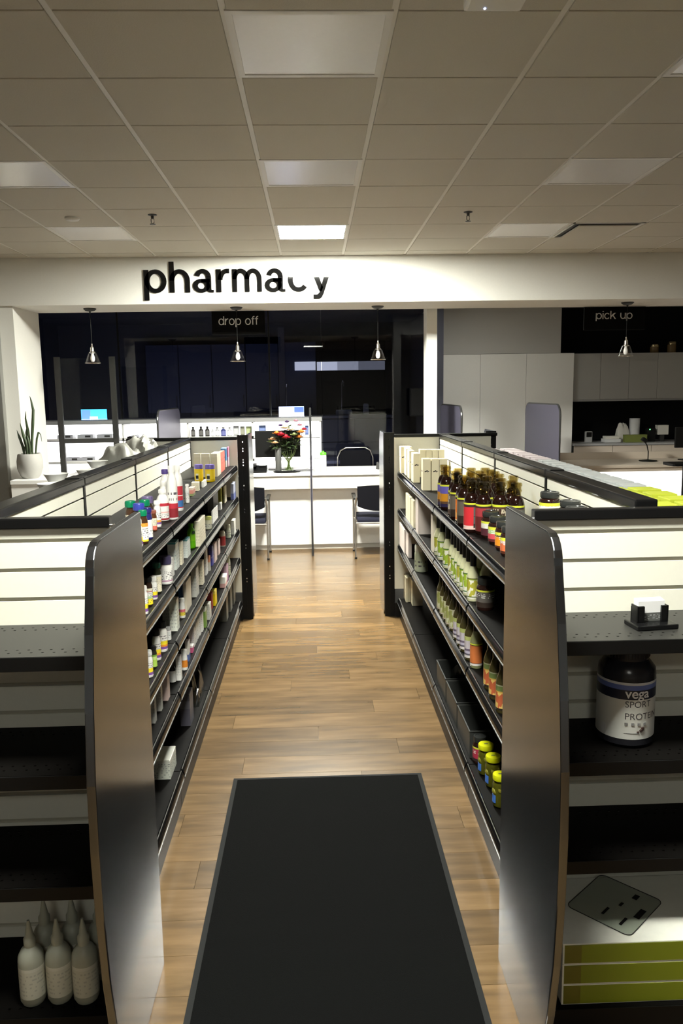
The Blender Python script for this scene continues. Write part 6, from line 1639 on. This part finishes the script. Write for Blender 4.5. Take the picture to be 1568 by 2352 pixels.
blade(0, [(-0.045, 0.0, 0), (-0.055, 0, 0.10), (-0.085, 0, 0.20), (-0.105, 0, 0.27)], 0.015, 0.3)
blade(0, [(0.06, 0.0, 0), (0.07, 0, 0.08), (0.085, 0, 0.18), (0.105, 0, 0.245), (0.125, 0, 0.22), (0.132, 0, 0.15)], 0.010, -0.3)
blade(0, [(0.015, -0.03, 0), (0.02, -0.03, 0.08), (0.01, -0.03, 0.17), (0.0, -0.03, 0.22)], 0.016, 0.2)
blade(0, [(-0.01, 0.04, 0), (-0.02, 0.04, 0.1), (-0.025, 0.04, 0.24), (-0.02, 0.04, 0.30)], 0.016, 0.9)

# ------------------------------------------------------------------ pick-up side
CABX = [1.764, 2.395, 3.059, 3.749]
for k in range(3):
    x0, x1 = CABX[k], CABX[k+1]
    t = tag(empty('tall_cabinet', ((x0+x1)/2, 11.52, 0)), 'tall pale cabinet at right, %s of three' % ('left', 'middle', 'right')[k], 'cabinet', 'tall pale cabinets')
    hw = (x1-x0)/2
    from_bm('carcass', bx(B(), -hw, hw, 0.021, 0.59, 0, 2.36), M_WHITE, t)
    from_bm('door', bx(B(), -hw+0.002, hw-0.002, 0, 0.02, 0.08, 2.358, bev=0.0015), M_WHITE, t)
    from_bm('plinth', bx(B(), -hw, hw, 0.03, 0.021, 0, 0.08), M_DGREY, t)
M_UPPER = mat('grey_laminate', (0.42, 0.415, 0.40), 0.5, var=0.02)
for k in range(5):
    x0 = 3.755+0.42*k
    t = tag(empty('upper_cabinet', (x0+0.21, 11.62, 1.69)), 'pale upper cabinet above the dark niche, %s from the tall cabinets' % ('first', 'second', 'third', 'fourth', 'fifth')[k], 'cabinet', 'pale upper cabinets')
    from_bm('carcass', bx(B(), -0.21, 0.21, 0.021, 0.49, 0, 0.665), M_UPPER, t)
    from_bm('door', bx(B(), -0.208, 0.208, 0, 0.02, 0.004, 0.662, bev=0.0015), M_UPPER, t)
    from_bm('light_rail', bx(B(), -0.21, 0.21, 0.0, 0.02, -0.025, -0.001), M_GREYT, t)
t = tag(empty('back_counter', (4.85, 11.45, 0)), 'dark back counter under the upper cabinets at right', 'counter')
from_bm('worktop', bx(B(), -1.09, 1.2, -0.02, 0.66, 1.03, 1.06, bev=0.003), M_GREYT, t)
for k in range(4):
    from_bm('drawer_front', bx(B(), -1.09+0.57*k+0.003, -1.09+0.57*(k+1)-0.003, 0, 0.02, 0.10, 1.025, bev=0.002), M_BEIGE, t)
from_bm('carcass', bx(B(), -1.09, 1.2, 0.021, 0.65, 0.0, 1.029), M_DGREY, t)
BZ = 1.0605
def small(nm, x, y, label, cat, parts):
    t = tag(empty(nm, (x, y, BZ)), label, cat)
    for p in parts: from_bm(p[0], p[1], p[2], t, smooth=len(p) > 3)
small('card_reader', 4.07, 11.75, 'pale upright card reader at the left of the dark niche', 'reader', [('case', bx(B(), -0.05, 0.05, -0.03, 0.03, 0, 0.16, bev=0.008), M_GREYT), ('screen', bx(B(), -0.04, 0.04, -0.034, -0.0305, 0.08, 0.15), M_BLKG)])
small('paper_stack', 4.40, 11.72, 'low stack of white packets in the dark niche', 'packets', [('packet', bx(B(), -0.12, 0.12, -0.08, 0.08, 0, 0.05, bev=0.003), M_LETW), ('packet', bx(B(), -0.10, 0.10, -0.07, 0.07, 0.051, 0.09, bev=0.003), M_OFFW)])
small('white_bag', 4.62, 11.85, 'rounded white bag in the dark niche', 'bag', [('sack', crumple(0.22, 0.14, 0.26, 10, 0.3, 8), M_OFFW, 1), ('tie', lathe(B(), [(0.01, 0.2), (0.014, 0.23), (0.006, 0.25)], 8), M_DGREY, 1)])
small('paper_roll', 4.80, 11.85, 'tall white paper roll in the dark niche', 'roll', [('roll', lathe(B(), [(0.075, 0.0), (0.075, 0.34), (0.02, 0.34), (0.02, 0.30)], 20), M_LETW, 1), ('core', lathe(B(), [(0.0195, 0.29), (0.0195, 0.335)], 12), M_BEIGE, 1)])
small('green_box', 4.72, 11.62, 'long low green box in the dark niche', 'box', [('box_body', bx(B(), -0.16, 0.16, -0.05, 0.05, 0, 0.09, bev=0.003), mat('moss_box', (0.18, 0.21, 0.05), 0.5)), ('lid', bx(B(), -0.162, 0.162, -0.052, 0.052, 0.0905, 0.11, bev=0.002), mat('moss_box', (0.18, 0.21, 0.05), 0.5))])
small('niche_device', 4.98, 11.70, 'dark device with green light in the dark niche', 'device', [('case', bx(B(), -0.06, 0.06, -0.05, 0.05, 0, 0.20, bev=0.008), M_BLK), ('green_light', lathe(B(), [(0.008, -0.0), (0.008, 0.004), (0, 0.004)], 10), emit('led_green', (0.1, 1.0, 0.2), 4))])
bpy.data.objects['green_light'].location = (-0.03, -0.054, 0.18); bpy.data.objects['green_light'].rotation_euler = (PI/2, 0, 0)
small('stand_box', 5.16, 11.72, 'pale small box on a stand in the dark niche', 'box', [('box_body', bx(B(), -0.08, 0.08, -0.05, 0.05, 0.10, 0.24, bev=0.004), M_OFFW), ('stand', bx(B(), -0.03, 0.03, -0.03, 0.03, 0, 0.0995, bev=0.003), M_DGREY)])
# glass canisters on top of the upper cabinets
for x, zz, l in ((5.05, 0.0, 'squat glass canister on the upper cabinets, left one'), (5.31, 0.0, 'squat glass canister on the upper cabinets, right one')):
    t = tag(empty('glass_canister', (x, 11.85, 1.69+0.6655)), l, 'canister', 'glass canisters')
    hh = 0.125 if x < 5.2 else 0.165
    from_bm('body', lathe(B(), [(0.058, 0.0), (0.062, 0.006), (0.062, hh*0.7), (0.058, hh*0.74)], 22), mat('brown_canister', (0.20, 0.13, 0.06), 0.08), t, smooth=True)
    from_bm('lid', lathe(B(), [(0.064, hh*0.745), (0.064, hh*0.95), (0.058, hh), (0, hh)], 22), mat('brass_lid', (0.55, 0.45, 0.26), 0.2, metal=0.9), t, smooth=True)
# pick-up counter
t = tag(empty('pickup_counter', (4.3, 9.5, 0)), 'beige topped pick up counter with glowing white front at right', 'counter')
from_bm('worktop', bx(B(), -1.45, 1.6, -0.02, 0.85, 0.895, CT, bev=0.004), M_BEIGE, t)
from_bm('back_riser', bx(B(), -1.45, 1.6, 0.85, 0.87, 0.60, 1.02), M_BEIGE, t)
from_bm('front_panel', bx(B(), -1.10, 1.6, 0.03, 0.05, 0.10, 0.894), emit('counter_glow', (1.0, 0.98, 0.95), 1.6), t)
from_bm('end_panel', bx(B(), -1.45, -1.10, 0.03, 0.05, 0.0, 0.894), M_BEIGE, t)
from_bm('plinth', bx(B(), -1.10, 1.6, 0.06, 0.08, 0.0, 0.10), M_DGREY, t)
from_bm('fascia', bx(B(), -1.45, 1.6, 0.0, 0.02, 0.85, 0.894), M_BEIGE, t)
t = tag(empty('counter_monitor', (4.78, 10.0, CT)), 'dark monitor and keyboard arm at the right edge on the pick up counter', 'monitor')
from_bm('screen_shell', bx(B(), -0.20, 0.25, -0.02, 0.02, 0.16, 0.42, bev=0.005), M_BLK, t)
from_bm('stand', bx(B(), -0.03, 0.03, -0.01, 0.02, 0.012, 0.17, bev=0.003), M_BLK, t)
from_bm('foot', bx(B(), -0.12, 0.12, -0.08, 0.08, 0.0005, 0.012, bev=0.003), M_BLK, t)
t = tag(empty('gooseneck_scanner', (4.22, 9.95, CT)), 'dark scanner on a thin bent neck on the pick up counter', 'scanner')
from_bm('foot', lathe(B(), [(0.11, 0.0005), (0.11, 0.012), (0.02, 0.022)], 22), M_BLK, t, smooth=True)
from_bm('neck', tube(B(), [(0, 0, 0.02), (0.0, 0, 0.12), (-0.02, 0, 0.20), (-0.05, 0, 0.25)], 0.007, 8), M_BLK, t)
from_bm('head', bx(B(), -0.035, 0.035, -0.03, 0.03, -0.02, 0.03, bev=0.01), M_BLK, t, (-0.06, 0, 0.265), rot=(0, 0.6, 0))
t = tag(empty('black_tray_stand', (4.25, 9.0, 0)), 'black stand top cut by the right edge in front of the glowing counter', 'stand')
from_bm('top', prism(B(), rrect(0.40, 0.30, 0.03, 4, -0.2, -0.15), 'z', 0.965, 0.995), M_BLK, t)
from_bm('post', lathe(B(), [(0.025, 0.02), (0.025, 0.965)], 12), M_BLK, t, smooth=True)
from_bm('foot', lathe(B(), [(0.18, 0.0), (0.18, 0.014), (0.03, 0.03)], 24), M_BLK, t, smooth=True)
